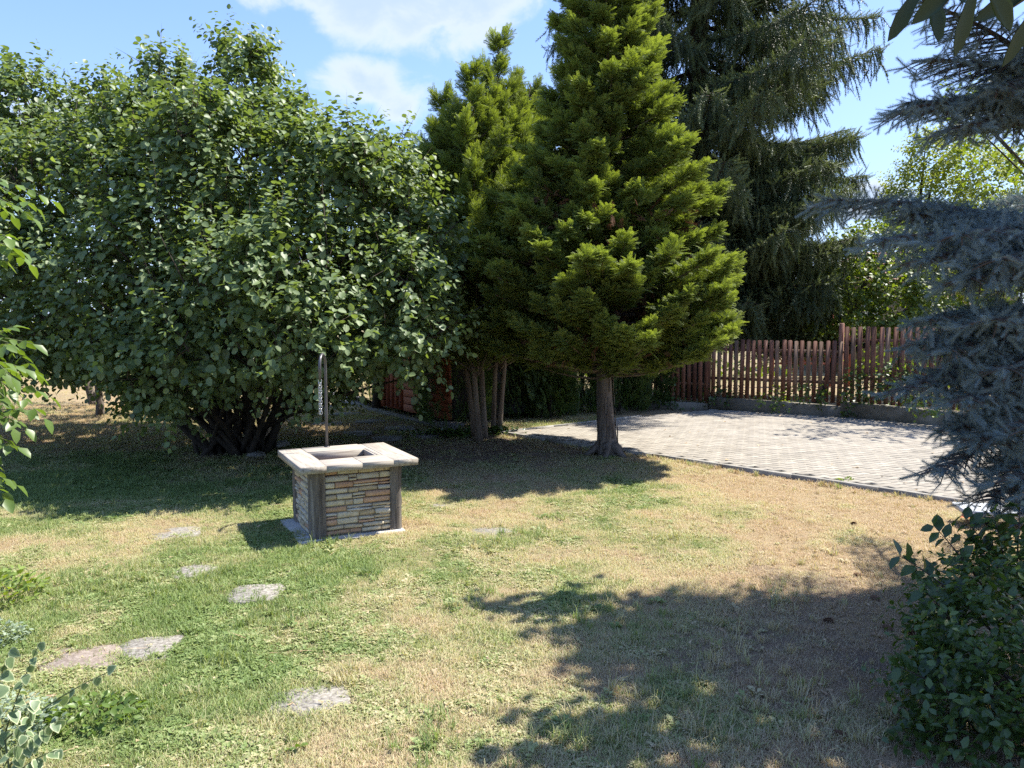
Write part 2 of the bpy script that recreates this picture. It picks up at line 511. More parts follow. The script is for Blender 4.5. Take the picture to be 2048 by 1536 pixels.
M['cone'] = surf('pine_cone', [(0.10, 0.055, 0.035), (0.24, 0.14, 0.085)], 40, 0.9, 0.3)
M['orange'] = surf('orange_dry_leaf', [(0.35, 0.11, 0.04), (0.46, 0.18, 0.07)], 20, 0.8, 0.2)
M['benchtop'] = surf('pale_bench_board', [(0.46, 0.48, 0.50), (0.56, 0.58, 0.60)], 4, 0.5, 0.08)
M['black'] = surf('black_metal', [(0.012, 0.012, 0.012), (0.03, 0.03, 0.03)], 8, 0.5, 0.1)
M['water'] = surf('well_inside', [(0.09, 0.05, 0.03), (0.16, 0.10, 0.065)], 5, 0.85, 0.2)
M['berry'] = surf('dark_berry', [(0.02, 0.012, 0.022), (0.05, 0.03, 0.05)], 20, 0.4, 0.0)
M['palewood'] = surf('cut_branch_wood', [(0.38, 0.27, 0.18), (0.5, 0.38, 0.27)], 12, 0.9, 0.3)
M['rock'] = surf('field_stone', [(0.16, 0.15, 0.13), (0.30, 0.285, 0.255)], 7, 0.95, 0.6, 30, rnd=0.15)
M['darkpath'] = surf('old_concrete_path', [(0.12, 0.11, 0.10), (0.21, 0.20, 0.185)], 5, 0.95, 0.4, 40, rnd=0.12)
SC = [('cream_stone', [(0.40, 0.34, 0.23), (0.56, 0.49, 0.35)]), ('grey_stone', [(0.38, 0.34, 0.265), (0.50, 0.46, 0.37)]),
      ('ochre_stone', [(0.37, 0.29, 0.18), (0.50, 0.41, 0.26)]), ('orange_stone', [(0.40, 0.23, 0.14), (0.50, 0.34, 0.21)])]
stone_m = [surf(a, b, 9, 0.9, 0.7, 26, (1, 1, 3), rnd=0.12, bdist=0.008, tonecol=None) for a, b in SC]


def woodmat(name, a, b, c, ring=26.0, along=0, bumpd=0.002):
    """weathered board: long grain lines, knots and cracks"""
    m, n = mat(name)
    tcx = n.n('ShaderNodeTexCoord'); oi = n.n('ShaderNodeObjectInfo')
    off = n.n('ShaderNodeVectorMath', operation='SCALE', i_0=(3.0, 7.0, 5.0)); n.link(oi.outputs['Random'], off.inputs['Scale'])
    ad = n.n('ShaderNodeVectorMath', operation='ADD', i_0=tcx.outputs['Object'], i_1=off.outputs[0])
    mp = n.n('ShaderNodeMapping', i_Vector=ad.outputs[0])
    s = [1.0, 1.0, 1.0]; s[along] = 0.07; mp.inputs['Scale'].default_value = s
    g = n.n('ShaderNodeTexNoise', i_Vector=mp.outputs[0], i_Scale=ring, i_Detail=5.0, i_Roughness=0.7, i_Distortion=0.6)
    big = n.n('ShaderNodeTexNoise', i_Vector=ad.outputs[0], i_Scale=3.0, i_Detail=3.0)
    col = n.ramp(g.outputs[0], [(0.32, a), (0.5, b), (0.66, c)])
    col = n.mix(n.m('MULTIPLY', big.outputs[0], 0.35), col, tuple(x * 0.72 for x in b))
    p = n.n('ShaderNodeBsdfPrincipled', i_Base_Color=col, i_Roughness=0.9)
    p.inputs['Specular IOR Level'].default_value = 0.2
    bm = n.n('ShaderNodeBump', i_Strength=1.0, i_Distance=bumpd, i_Height=g.outputs[0]); n.link(bm.outputs[0], p.inputs['Normal'])
    n.n('ShaderNodeOutputMaterial', i_Surface=p.outputs[0])
    return m


M['boardx'] = woodmat('weathered_board', (0.20, 0.165, 0.13), (0.36, 0.32, 0.265), (0.46, 0.415, 0.35), 34, 0)
M['boardy'] = woodmat('weathered_board_across', (0.20, 0.165, 0.13), (0.36, 0.32, 0.265), (0.46, 0.415, 0.35), 34, 1)
M['postz'] = woodmat('weathered_oak_post', (0.055, 0.045, 0.036), (0.15, 0.128, 0.105), (0.27, 0.24, 0.205), 30, 2, 0.006)


# ------------------------------------------------------------------ lawn tone
def dryness(x, y):
    n1 = fbm(x * 0.55 + 3.1, y * 0.55 + 1.7, 3)
    n2 = fbm(x * 2.3, y * 2.3, 11)
    n3 = fbm(x * 7.0, y * 7.0, 23, 3)
    d = 0.43 + 1.1 * (n1 - 0.5) + 0.95 * (n2 - 0.5) + 0.5 * (n3 - 0.5)
    d = d + 0.42 * sst(0.5, 2.6, x - 0.10 * (y - 6))                     # right side has dried out
    d = d + 0.20 * sst(7.2, 9.5, y) * sst(-3, 0, x)
    d = d - 0.10 * sst(-0.8, -1.8, x) * sst(7, 5, y)
    d = d + 0.42 * sst(10.5, 12.5, y) * sst(-2, -3, x) - 0.45 * sst(22, 26, y)
    d = d - 0.34 * np.exp(-(((x + 3.5) / 3.5) ** 2 + ((y - 8.7) / 1.0) ** 2))
    return np.clip(d, 0, 1)


def bare(x, y):
    """bare ground: litter under the conifers, worn patch lower right"""
    b = 0.9 * np.exp(-(((x - 0.1) / 1.9) ** 2 + ((y - 10.9) / 1.1) ** 2))
    b = b + 1.0 * sst(-3.6, -2.0, x) * sst(9.6, 10.8, y) * sst(0.5, -0.5, x)
    b = b + 0.9 * np.exp(-(((x + 3.9) / 1.5) ** 2 + ((y - 10.9) / 1.3) ** 2))
    b = b + 0.85 * np.exp(-(((x - 1.6) / 0.9) ** 2 + ((y - 4.0) / 0.9) ** 2))
    b = b + 0.5 * np.exp(-(((x - 2.3) / 0.8) ** 2 + ((y - 5.4) / 0.9) ** 2))
    b = b + 1.3 * (fbm(x * 3.1 + 9, y * 3.1, 41) - 0.62) + 0.8 * (fbm(x * 9 + 9, y * 9, 47, 2) - 0.5)
    return np.clip(b, 0, 1)


def height(x, y):
    return 0.05 * (fbm(x * 0.9, y * 0.9, 5) - 0.5) + 0.022 * (fbm(x * 5, y * 5, 8, 3) - 0.5)


# ground sheet: fine in the garden, coarse to the horizon
def axis(lo, hi, step, far):
    c = np.arange(lo, hi + 1e-6, step); o = []; d = step
    v = hi
    while v < far:
        d *= 1.35; v += d; o.append(v)
    l = []; d = step; v = lo
    while v > -far:
        d *= 1.35; v -= d; l.append(v)
    return np.array(l[::-1] + list(c) + o)


gx = axis(-9, 9, 0.06, 700); gy = axis(1.5, 16, 0.06, 700)
GX, GY = np.meshgrid(gx, gy)
near = (np.abs(GX) < 12) & (GY > 0) & (GY < 22)
GZ = np.where(near, height(GX, GY), -0.01)
V = np.c_[GX.ravel(), GY.ravel(), GZ.ravel()]
nx = len(gx); ii = np.arange((len(gy) - 1) * nx).reshape(len(gy) - 1, nx)[:, :-1].ravel()
F = np.c_[ii, ii + 1, ii + nx + 1, ii + nx]
m, n = mat('lawn_soil')
at = n.n('ShaderNodeAttribute', attribute_name='tone'); bt = n.n('ShaderNodeAttribute', attribute_name='bare')
geo = n.n('ShaderNodeNewGeometry')
f1 = n.n('ShaderNodeTexNoise', i_Vector=geo.outputs['Position'], i_Scale=45.0, i_Detail=6.0, i_Roughness=0.7)
f2 = n.n('ShaderNodeTexNoise', i_Vector=geo.outputs['Position'], i_Scale=220.0, i_Detail=4.0, i_Roughness=0.7)
green = n.mix(f1.outputs[0], (0.07, 0.085, 0.030), (0.20, 0.20, 0.085))
straw = n.mix(f1.outputs[0], (0.20, 0.145, 0.085), (0.44, 0.345, 0.22))
soil = n.mix(f1.outputs[0], (0.11, 0.075, 0.053), (0.27, 0.205, 0.155))
c = n.mix(at.outputs['Fac'], green, straw)
c = n.mix(bt.outputs['Fac'], c, soil)
c = n.mix(1.0, c, n.ramp(f2.outputs[0], [(0.3, (0.55, 0.55, 0.55)), (0.7, (1.3, 1.3, 1.3))]), 'MULTIPLY')
pb = n.n('ShaderNodeBsdfPrincipled', i_Base_Color=c, i_Roughness=1.0); pb.inputs['Specular IOR Level'].default_value = 0.05
bp = n.n('ShaderNodeBump', i_Strength=1.0, i_Distance=0.02, i_Height=f1.outputs[0]); n.link(bp.outputs[0], pb.inputs['Normal'])
n.n('ShaderNodeOutputMaterial', i_Surface=pb.outputs[0])
me = npmesh('ground', V, F, m, dryness(V[:, 0], V[:, 1]), smooth=True)
a = me.attributes.new('bare', 'FLOAT', 'POINT'); a.data.foreach_set('value', bare(V[:, 0], V[:, 1]).astype(np.float32))
link('ground', me, kind='structure')

# ------------------------------------------------------------------ paved court
UV_A = rad(62.7)
U = np.array([math.sin(UV_A), math.cos(UV_A)]); W = np.array([-math.cos(UV_A), math.sin(UV_A)])
PZ = 0.05
court = np.array([(-0.13, 12.66), (2.34, 10.22), (4.54, 7.96), (7.6, 4.85), (9.6, 6.8), (9.8, 11.6), (7.83, 13.22), (6.34, 14.60), (4.16, 15.95), (2.5, 14.75)])


def inside(pts, poly):
    x, y = pts[:, 0], pts[:, 1]; r = np.zeros(len(pts), bool); j = len(poly) - 1
    for i in range(len(poly)):
        xi, yi = poly[i]; xj, yj = poly[j]
        r ^= ((yi > y) != (yj > y)) & (x < (xj - xi) * (y - yi) / (yj - yi + 1e-12) + xi)
        j = i
    return r


V, F = prism(court, -0.05, PZ - 0.012)
paving = link('paving', npmesh('paving', V, F, M['sandbed']), kind='structure')
L_, W_ = 0.225, 0.1125
ts = np.array([0, .12, .24, .38, .5, .62, .74, .88, 1.0])
wv = np.array([0, 1, 1, 0.15, 0, -0.15, -1, -1, 0]) * 0.011
wv = np.array([0, .9, 1, .5, 0, -.5, -1, -.9, 0]) * 0.012


def paver_geo(gap=0.0035):
    g = gap
    bot = [(t * (L_ - 2 * g) + g, wvv + g) for t, wvv in zip(ts, wv)]
    top = [(t * (L_ - 2 * g) + g, wvv + W_ - g) for t, wvv in zip(ts, wv)][::-1]
    return prism([(x - L_ / 2, y - W_ / 2) for x, y in bot + top], -0.05, 0.0, 0.004)


PV, PF = paver_geo()
cs = []
for j in range(-20, 170):
    for i in range(-30, 90):
        p = np.array([0.0, 8.0]) + U * (i * L_ + (L_ / 2 if j % 2 else 0)) + W * ((j - 60) * W_)
        cs.append(p)
cs = np.array(cs)
cen = court.mean(0)
shr = cen + (court - cen) * 0.985
cs = cs[inside(cs, shr)]
px = cs[:, 0] / cs[:, 1] * 1536 + 1024
vis = (px < 1960) & (px > 980)
order = np.argsort(np.where(vis, cs[:, 1], 99))
ang = math.atan2(U[1], U[0])
pme = npmesh('paver', PV, PF, M['paver'])
for k in order[:300]:
    link('paver', pme, paving, (cs[k, 0], cs[k, 1], PZ + (R.rand() - .5) * 0.003), ((R.rand() - .5) * 0.012, (R.rand() - .5) * 0.012, ang + (R.rand() - .5) * 0.012))
acc = Acc()
PR = rot2(PV, ang)
for k in order[300:]:
    v = PR.copy(); v[:, 2] += PZ + (R.rand() - .5) * 0.003 + (PR[:, 0] * (R.rand() - .5) + PR[:, 1] * (R.rand() - .5)) * 0.012
    v[:, 0] += cs[k, 0]; v[:, 1] += cs[k, 1]
    acc.add(v, PF, R.rand() ** 2 * 0.5)
V, F, T = acc.get()
link('pavers', npmesh('pavers', V, F, M['paver'], T), paving, kind='stuff')

# kerb stones along the lawn edges
def kerb_run(a, b, L=1.0):
    a, b = np.array(a, float), np.array(b, float); d = b - a; ln = np.linalg.norm(d); d /= ln
    k = int(round(ln / L)); l = ln / k
    v, f = box(l - 0.008, 0.055, 0.20, 0.006)
    kme = npmesh('kerb_stone', v, f, M['concrete'])
    for i in range(k):
        c = a + d * l * (i + .5)
        link('kerb_stone', kme, kerb, (c[0], c[1], -0.142 + (R.rand() - .5) * 0.006), (0, 0, math.atan2(d[1], d[0]) + (R.rand() - .5) * 0.006))


kerb = thing('kerb', (2.3, 10.2, 0), 'low grey concrete kerb between the dry lawn and the paved court', 'kerb')
kerb.location = (0, 0, 0)
kerb_run((-0.17, 12.66), (7.6, 4.84))
kerb_run((-0.17, 12.70), (2.5, 14.79))

# ------------------------------------------------------------------ grass
def blade_tuft(nb, h, w, spread, curve, seed, flat=0.0, tri=False):
    r = np.random.RandomState(seed); V = []; F = []
    for b in range(nb):
        a = r.rand() * 6.283; rr = spread * math.sqrt(r.rand()); bx, by = math.cos(a) * rr, math.sin(a) * rr
        da = r.rand() * 6.283; hh = h * (0.45 + 0.75 * r.rand()); le = (curve * (0.3 + r.rand()) + flat)
        dx, dy = math.cos(da), math.sin(da); sx, sy = -dy * w / 2, dx * w / 2
        i = len(V)
        up1, o1 = hh * 0.55 * math.cos(le * .5), hh * 0.55 * math.sin(le * .5)
        up2, o2 = up1 + hh * 0.45 * math.cos(le * 1.6), o1 + hh * 0.45 * math.sin(le * 1.6)
        up2 = max(up2, 0.002)
        V += [(bx - sx, by - sy, 0), (bx + sx, by + sy, 0), (bx + dx * o1 - sx * .8, by + dy * o1 - sy * .8, up1), (bx + dx * o1 + sx * .8, by + dy * o1 + sy * .8, up1), (bx + dx * o2, by + dy * o2, up2)]
        F += [(i, i + 1, i + 3), (i, i + 3, i + 2), (i + 2, i + 3, i + 4)]
    return V, F


def weed(nl, s, seed):
    r = np.random.RandomState(seed); V = []; F = []
    for b in range(nl):
        a = r.rand() * 6.283; e = 0.2 + 0.5 * r.rand(); l = s * (0.6 + 0.6 * r.rand()); wd = l * 0.32
        d = np.array([math.cos(a) * math.cos(e), math.sin(a) * math.cos(e), math.sin(e)]); x = np.array([-math.sin(a), math.cos(a), 0])
        o = np.array([(r.rand() - .5) * s * 1.4, (r.rand() - .5) * s * 1.4, 0.004 + r.rand() * s * .5]); i = len(V)
        V += [tuple(o), tuple(o + d * l * .5 + x * wd), tuple(o + d * l - [0, 0, l * .2]), tuple(o + d * l * .5 - x * wd)]
        F += [(i, i + 1, i + 2), (i, i + 2, i + 3)]
    return V, F


m, n = mat('grass_blade')
ad_ = n.n('ShaderNodeAttribute', attribute_type='INSTANCER', attribute_name='dry')
oi = n.n('ShaderNodeObjectInfo')
geo = n.n('ShaderNodeNewGeometry')
nz_ = n.n('ShaderNodeTexNoise', i_Vector=geo.outputs['Position'], i_Scale=130.0, i_Detail=2.0)
dd = n.m('ADD', ad_.outputs['Fac'], n.m('ADD', n.m('MULTIPLY', n.m('SUBTRACT', oi.outputs['Random'], 0.5), 0.55), n.m('MULTIPLY', n.m('SUBTRACT', nz_.outputs[0], 0.5), 0.9)), clamp=True)
c = n.ramp(dd, [(0.0, (0.17, 0.24, 0.075)), (0.28, (0.27, 0.325, 0.12)), (0.50, (0.40, 0.385, 0.20)), (0.72, (0.51, 0.44, 0.27)), (0.88, (0.48, 0.375, 0.245)), (1.0, (0.39, 0.275, 0.18))])
pb = n.n('ShaderNodeBsdfPrincipled', i_Base_Color=c, i_Roughness=0.55); pb.inputs['Specular IOR Level'].default_value = 0.35
tb = n.n('ShaderNodeBsdfTranslucent', i_Color=n.mix(1.0, c, (1.2, 1.2, 0.6), 'MULTIPLY'))
mx = n.n('ShaderNodeMixShader', i_0=0.33, i_1=pb.outputs[0], i_2=tb.outputs[0])
n.n('ShaderNodeOutputMaterial', i_Surface=mx.outputs[0])
M['grass'] = m

tufts = []
specs = [blade_tuft(9, 0.030, 0.0034, 0.022, 0.9, 1), blade_tuft(8, 0.036, 0.0038, 0.026, 1.2, 2), blade_tuft(10, 0.024, 0.003, 0.026, 1.5, 3),
         blade_tuft(8, 0.045, 0.0040, 0.02, 0.8, 4), weed(9, 0.020, 5), weed(7, 0.026, 6), blade_tuft(7, 0.060, 0.003, 0.04, 2.2, 7, 0.7),
         blade_tuft(22, 0.105, 0.0050, 0.03, 0.75, 8), blade_tuft(18, 0.13, 0.0055, 0.035, 1.0, 9), weed(14, 0.05, 10), blade_tuft(11, .050, .0030, .045, .35, 11, 1.15), blade_tuft(9, .062, .0034, .05, .3, 12, 1.25)]
gprot = [bpy.data.objects.new('tuft', npmesh('tuft', v, f, M['grass'])) for v, f in specs]


def excl(p):
    """where no grass stands"""
    m = inside(p, cen + (court - cen) * 1.004)
    return m


# stepping stones: (px, py, half length, half depth, rotation, material)
STEPS = [(350, 1067, .21, .20, .35, 'step', 'round-cornered grey pebble stepping stone in the lawn left of the stone well'),
         (390, 1141, .19, .16, .5, 'step', 'grey stepping stone half covered by long grass between two other stones'),
         (512, 1188, .19, .17, .1, 'step', 'small grey stepping stone in front of the well, beside a thick green tuft'),
         (300, 1296, .19, .165, .22, 'step', 'large grey pebble slab touching the pinkish slab near the variegated shrub'),
         (165, 1318, .20, .165, .22, 'step_pink', 'pinkish worn slab between the variegated shrub and the grey pebble slab'),
         (618, 1402, .19, .15, .2, 'step', 'grey stepping stone under orange dry grass, lowest of the stones'),
         (990, 1060, .20, .14, .1, 'step', 'grey stepping stone right of the well, behind tall grass blades'),
         (886, 1011, .14, .10, .1, 'step', 'small faint stepping stone farther back right of the well')]
step_c = [G(s[0], s[1]) for s in STEPS]
WELL_C = np.array([-1.763, 6.315]) + U * 0.52 + W * 0.5


def blocked(p):
    b = excl(p)
    for s, c in zip(STEPS, step_c):
        q = p - c[:2]; a = s[4]
        qx = q[:, 0] * math.cos(a) + q[:, 1] * math.sin(a); qy = -q[:, 0] * math.sin(a) + q[:, 1] * math.cos(a)
        ed = 0.025 * (fbm(p[:, 0] * 14, p[:, 1] * 14, 77, 2) - .5) * 4
        b |= ((np.abs(qx) < s[2] - .035 + 2.2 * ed) & (np.abs(qy) < s[3] - .035 + 2.2 * ed)) & (R.rand(len(p)) < .95)
    q = p - WELL_C
    b |= (np.abs(q @ U) < 0.44) & (np.abs(q @ W) < 0.45)
    return b


pts = []; A = {'dry': [], 'gs': [], 'vi': [], 'ra': []}
for (y0, y1, dens) in ((2.6, 4.2, 5200), (4.2, 6.0, 4600), (6.0, 8.5, 3400), (8.5, 12.0, 1700), (12.0, 17.0, 700), (17.0, 30.0, 170)):
    xl, xr = -0.70 * y1 - 2.2, min(0.70 * y1 + 1.2, 8.5)
    if y0 >= 12: xr = 2.0
    nn = int((xr - xl) * (y1 - y0) * dens)
    p = np.c_[xl + R.rand(nn) * (xr - xl), y0 + R.rand(nn) * (y1 - y0)]
    p = p[(np.abs(p[:, 0]) < 0.70 * p[:, 1] + .5) | ((R.rand(len(p)) < .6) & (p[:, 0] > -.7 * p[:, 1] - 2.2))]
    bb = bare(p[:, 0], p[:, 1])
    p = p[R.rand(len(p)) > bb * 0.88]
    p = p[~blocked(p)]
    d = dryness(p[:, 0], p[:, 1]); bb = bare(p[:, 0], p[:, 1])
    clump = fbm(p[:, 0] * 4.5, p[:, 1] * 4.5, 61)
    # dry lawn is shorter and thinner
    keep = R.rand(len(p)) < 1.0 - 0.35 * sst(.5, 1., d)
    p, d, bb, clump = p[keep], d[keep], bb[keep], clump[keep]
    sc = (0.55 + 0.9 * clump) * (1.0 - 0.35 * d) * (0.7 + 0.6 * R.rand(len(p))) * (1.6 if y0 >= 12 else 1.25 if y0 >= 8.5 else 1.0)
    u = R.rand(len(p))
    vi = np.where(u < .26, 0, np.where(u < .5, 1, np.where(u < .68, 2, np.where(u < .80, 3, 6))))
    vi = np.where(R.rand(len(p)) < .15 + .5 * sst(.4, .8, d), 10 + R.randint(0, 2, len(p)), vi)
    wd = (u > 0.60) & (fbm(p[:, 0] * 2.7 + 40, p[:, 1] * 2.7, 91) > 0.50) & (d < .6)
    vi = np.where(wd, np.where(R.rand(len(p)) < .5, 4, 5), vi)
    if y0 >= 12: vi = np.where(vi < 4, vi, np.where(vi >= 10, vi, 1))
    pts.append(np.c_[p, height(p[:, 0], p[:, 1]) * (np.abs(p[:, 0]) < 12) - 0.003 - (0.01 if y0 >= 20 else 0)])
    A['dry'].append(d); A['gs'].append(sc); A['vi'].append(vi); A['ra'].append(R.rand(len(p)) * 6.283)
# taller tufts
tt = []
for (px_, py_, n_, sp, dr) in ((250, 1165, 130, .42, .12), (420, 1150, 30, .14, .15), (960, 1090, 46, .25, .3), (1060, 1070, 24, .2, .15), (1095, 1035, 14, .12, .05), (740, 1150, 16, .06, 0.0), (445, 1320, 24, .13, .1), (640, 1085, 22, .18, .12),
                            (700, 1350, 14, .12, .55), (1330, 1080, 10, .12, .5), (1170, 1210, 26, .25, .2), (1560, 1200, 26, .3, .55), (1700, 970, 7, .03, 0.0), (850, 1480, 26, .15, .15), (1250, 1240, 30, .3, .3), (1480, 1300, 30, .35, .6), (1500, 1450, 40, .35, .6),
                            (300, 1420, 30, .3, .25), (960, 1200, 30, .3, .15), (560, 1240, 40, .3, .12), (1650, 1420, 40, .35, .55), (1250, 1480, 30, .3, .4), (1080, 1480, 20, .2, .3), (620, 1110, 30, .3, .15), (120, 1180, 50, .3, .15), (1620, 1130, 14, .4, .6), (1350, 1400, 30, .35, .5)):
    c = G(px_, py_)
    q = c[:2] + R.randn(n_, 2) * sp * .6
    ok = ~blocked(q); q = q[ok]
    pts.append(np.c_[q, height(q[:, 0], q[:, 1])]); A['dry'].append(np.clip(dr + .25 * (R.rand(len(q)) - .3), 0, 1)); A['gs'].append(.45 + .55 * R.rand(len(q)))
    A['vi'].append(np.where(R.rand(len(q)) < .12, 9, np.where(R.rand(len(q)) < .5, 7, 8))); A['ra'].append(R.rand(len(q)) * 6.283)
# sparse single tall tufts and rosettes all over the near lawn
q = np.c_[-4.5 + R.rand(2600) * 9.5, 2.7 + R.rand(2600) * 7.0]
q = q[(~blocked(q)) & (R.rand(len(q)) > dryness(q[:, 0], q[:, 1]) * .55)]
pts.append(np.c_[q, height(q[:, 0], q[:, 1])]); A['dry'].append(np.clip(dryness(q[:, 0], q[:, 1]) - .15 + .3 * (R.rand(len(q)) - .5), 0, 1)); A['gs'].append(.25 + .4 * R.rand(len(q)))
A['vi'].append(np.where(R.rand(len(q)) < .4, 9, np.where(R.rand(len(q)) < .5, 7, 8))); A['ra'].append(R.rand(len(q)) * 6.283)
# scruffy edge along the kerb
t_ = R.rand(900); ka, kb_ = np.array([-.2, 12.6]), np.array([7.0, 5.40]); q = ka + (kb_ - ka) * t_[:, None] + np.array([-.707, -.707]) * (.05 + .12 * R.rand(900)[:, None] ** 2)
q = q[fbm(q[:, 0] * 2.2, q[:, 1] * 2.2, 33) > .42]
pts.append(np.c_[q, height(q[:, 0], q[:, 1])]); A['dry'].append(np.clip(.45 + .5 * R.rand(len(q)), 0, 1)); A['gs'].append(.4 + .6 * R.rand(len(q))); A['vi'].append(np.where(R.rand(len(q)) < .3, 7, R.randint(0, 4, len(q)))); A['ra'].append(R.rand(len(q)) * 6.283)
PT = np.concatenate(pts)
me = bpy.data.meshes.new('grass'); me.vertices.add(len(PT)); me.vertices.foreach_set('co', PT.astype(np.float32).ravel())
for k in ('dry', 'gs'):
    a = me.attributes.new(k, 'FLOAT', 'POINT'); a.data.foreach_set('value', np.concatenate(A[k]).astype(np.float32))
ra = np.concatenate(A['ra']); tl = .12 * R.randn(len(ra), 2)
a = me.attributes.new('rot', 'FLOAT_VECTOR', 'POINT'); a.data.foreach_set('vector', np.c_[tl, ra].astype(np.float32).ravel())
a = me.attributes.new('vi', 'INT', 'POINT'); a.data.foreach_set('value', np.concatenate(A['vi']).astype(np.int32))
me.materials.append(M['grass'])
grass = link('grass', me, kind='stuff', label='patchy lawn of short green and straw-coloured grass', cat='grass')
md = grass.modifiers.new('scatter', 'NODES'); md.node_group = gn_tree(len(gprot), gprot, 'rot', 'gs')
print('grass points', len(PT))

# ------------------------------------------------------------------ foliage generators
def leaf_t(w=0.42, fold=0.10, droop=0.14, shape='round'):
    if shape == 'round':
        o = [(0, 0), (-w * .75, .16), (-w, .52), (-w * .55, .86), (0, 1), (w * .55, .86), (w, .52), (w * .75, .16)]
    elif shape == 'oval':
        o = [(0, 0), (-w, .38), (-w * .7, .75), (0, 1), (w * .7, .75), (w, .38)]
    else:
        o = [(0, 0), (-w, .45), (0, 1), (w, .45)]
    V = [(x, y, fold * abs(x) / w - droop * y * y) for x, y in o] + [(0, .5, -droop * .25 - (0.02 if shape == 'round' else 0))]
    k = len(o); c = k
    F = [(i, (i + 1) % k, c) for i in range(k)]
    return np.array(V), np.array(F)[:, ::-1]


LR = leaf_t(); LO = leaf_t(0.30, 0.08, 0.2, 'oval'); LK = (np.array([(0, 0, 0), (-.42, .5, .1), (0, 1, -.12), (.42, .5, .1)], float), np.array([(0, 2, 1), (0, 3, 2)]))


def rdir(k):
    v = R.randn(k, 3); return norm(v)


def lobe_shoots(lobes, dens, slen, up=0.6, start=0.72, keep_in=0.12):
    """points and directions of leafy shoots over a set of ellipsoid lobes"""
    L = np.array(lobes, float); B = []; D = []; S = []
    for i, l in enumerate(L):
        area = 4 * math.pi * ((l[3] * l[4]) ** 1.6 / 3 + (l[3] * l[5]) ** 1.6 / 3 + (l[4] * l[5]) ** 1.6 / 3) ** (1 / 1.6)
        k = int(area * dens)
        d = rdir(k); base = l[:3] + d * l[3:6] * (start + .25 * R.rand(k, 1))
        out = norm(d / l[3:6])
        dirn = norm(out * 1.0 + np.array([0, 0, up]) + 0.55 * R.randn(k, 3))
        tip = base + dirn * slen * .5
        inn = np.zeros(k, bool)
        for j, q in enumerate(L):
            if j != i:
                inn |= (((tip - q[:3]) / q[3:6]) ** 2).sum(1) < 0.80
        ok = (~inn) | (R.rand(k) < keep_in)
        B.append(base[ok]); D.append(dirn[ok]); S.append(slen * (.45 + .9 * R.rand(ok.sum())))
    return np.concatenate(B), np.concatenate(D), np.concatenate(S)


def leafy(B, D, S, T, lsize, spacing, out=0.5, droop=0.5, sv=0.3, tonev=0.35, tipbright=0.3, raw=False):
    """leaves alternating along each shoot"""
    P_, LD, LN, SZ, TN = [], [], [], [], []
    nmax = int(np.max(S) / spacing) + 1
    st = R.rand(len(B)) * tonev
    side0 = norm(np.cross(D, rdir(len(B))))
    for i in range(nmax):
        t = (i + R.rand(len(B)) * .5) * spacing
        ok = t < S
        if not ok.any(): break
        b = B[ok] + D[ok] * t[ok, None] + np.array([0, 0, -1.0]) * (0.12 * t[ok, None] ** 2 / .5)
        an = i * 2.4 + R.rand(ok.sum()) * .8
        y = norm(np.cross(D[ok], side0[ok]))
        sd_ = side0[ok] * np.cos(an)[:, None] + y * np.sin(an)[:, None]
        ld = norm(sd_ * out + D[ok] * .55 + np.array([0, 0, -droop]) + .25 * R.randn(ok.sum(), 3))
        nn = norm(np.array([0, 0, 1.0]) + .55 * D[ok] + .45 * R.randn(ok.sum(), 3))
        sz = lsize * (1 - sv + 2 * sv * R.rand(ok.sum())) * (1 - .35 * (t / S)[ok])
        P_.append(b + sd_ * lsize * .15); LD.append(ld); LN.append(nn); SZ.append(sz)
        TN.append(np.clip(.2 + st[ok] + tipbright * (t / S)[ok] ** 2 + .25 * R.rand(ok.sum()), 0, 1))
    P_, LD, LN, SZ, TN = map(np.concatenate, (P_, LD, LN, SZ, TN))
    if raw: return P_, LD, LN, SZ, TN
    V, F = stamp(T[0], T[1], P_, LD, LN, SZ)
    return V, F, np.repeat(TN, len(T[0]))


def frond_t(pairs=8, w=0.34, droop=0.22, bw=0.040, seed=0, sub=3):
    """flat scale-leaf spray: an axis, forward-swept side branchlets and their sprigs"""
    r = np.random.RandomState(seed); V = []; F = []; T = []
    zf = lambda x, y: -droop * y * y - .22 * abs(x)

    def strip(a, b, wd, t0, t1):
        i = len(V); a = np.array(a, float); b = np.array(b, float); d = norm(b - a); x = np.array([-d[1], d[0]]) * wd / 2; mid = a + (b - a) * .4
        za, zb = zf(*a), zf(*b); zm = (za + zb) / 2 + .3 * wd; rl = (r.rand() - .5) * wd * 1.1; zb += (r.rand() - .5) * .05
        for q, zz, tn in ((a, za, t0), (mid - x, zm - rl, t0 * .5 + t1 * .5), (mid + x, zm + rl, t0 * .5 + t1 * .5), (b, zb, t1)):
            V.append((q[0], q[1], zz)); T.append(tn)
        F.append((i, i + 2, i + 1)); F.append((i + 1, i + 2, i + 3))
    strip((0, 0), (0, 1), bw * .9, -.2, .3)
    for k in range(pairs):
        y = .05 + .88 * k / pairs; tt = k / pairs
        for s in (-1, 1):
            l = w * (1 - .72 * tt ** 1.3) * (.75 + .5 * r.rand()) * (0.7 if k == 0 else 1)
            e = np.array([s * l * .80, y + l * .66]); b0 = np.array([0, y])
            strip(b0, e, bw, -.15, .12 + .2 * tt)
            for q in range(sub):
                f = .3 + .55 * q / max(sub - 1, 1); p0 = b0 + (e - b0) * f
                for s2 in (-1, 1):
                    a_ = math.atan2(e[1] - y, e[0]) + s2 * .75; l2 = l * .38 * (1.15 - f) * (.8 + .5 * r.rand()) + .03
                    strip(p0, p0 + np.array([math.cos(a_), math.sin(a_)]) * l2, bw * .85, -.05, .18 + .15 * tt)
    return np.array(V), np.array(F), np.array(T) * .45


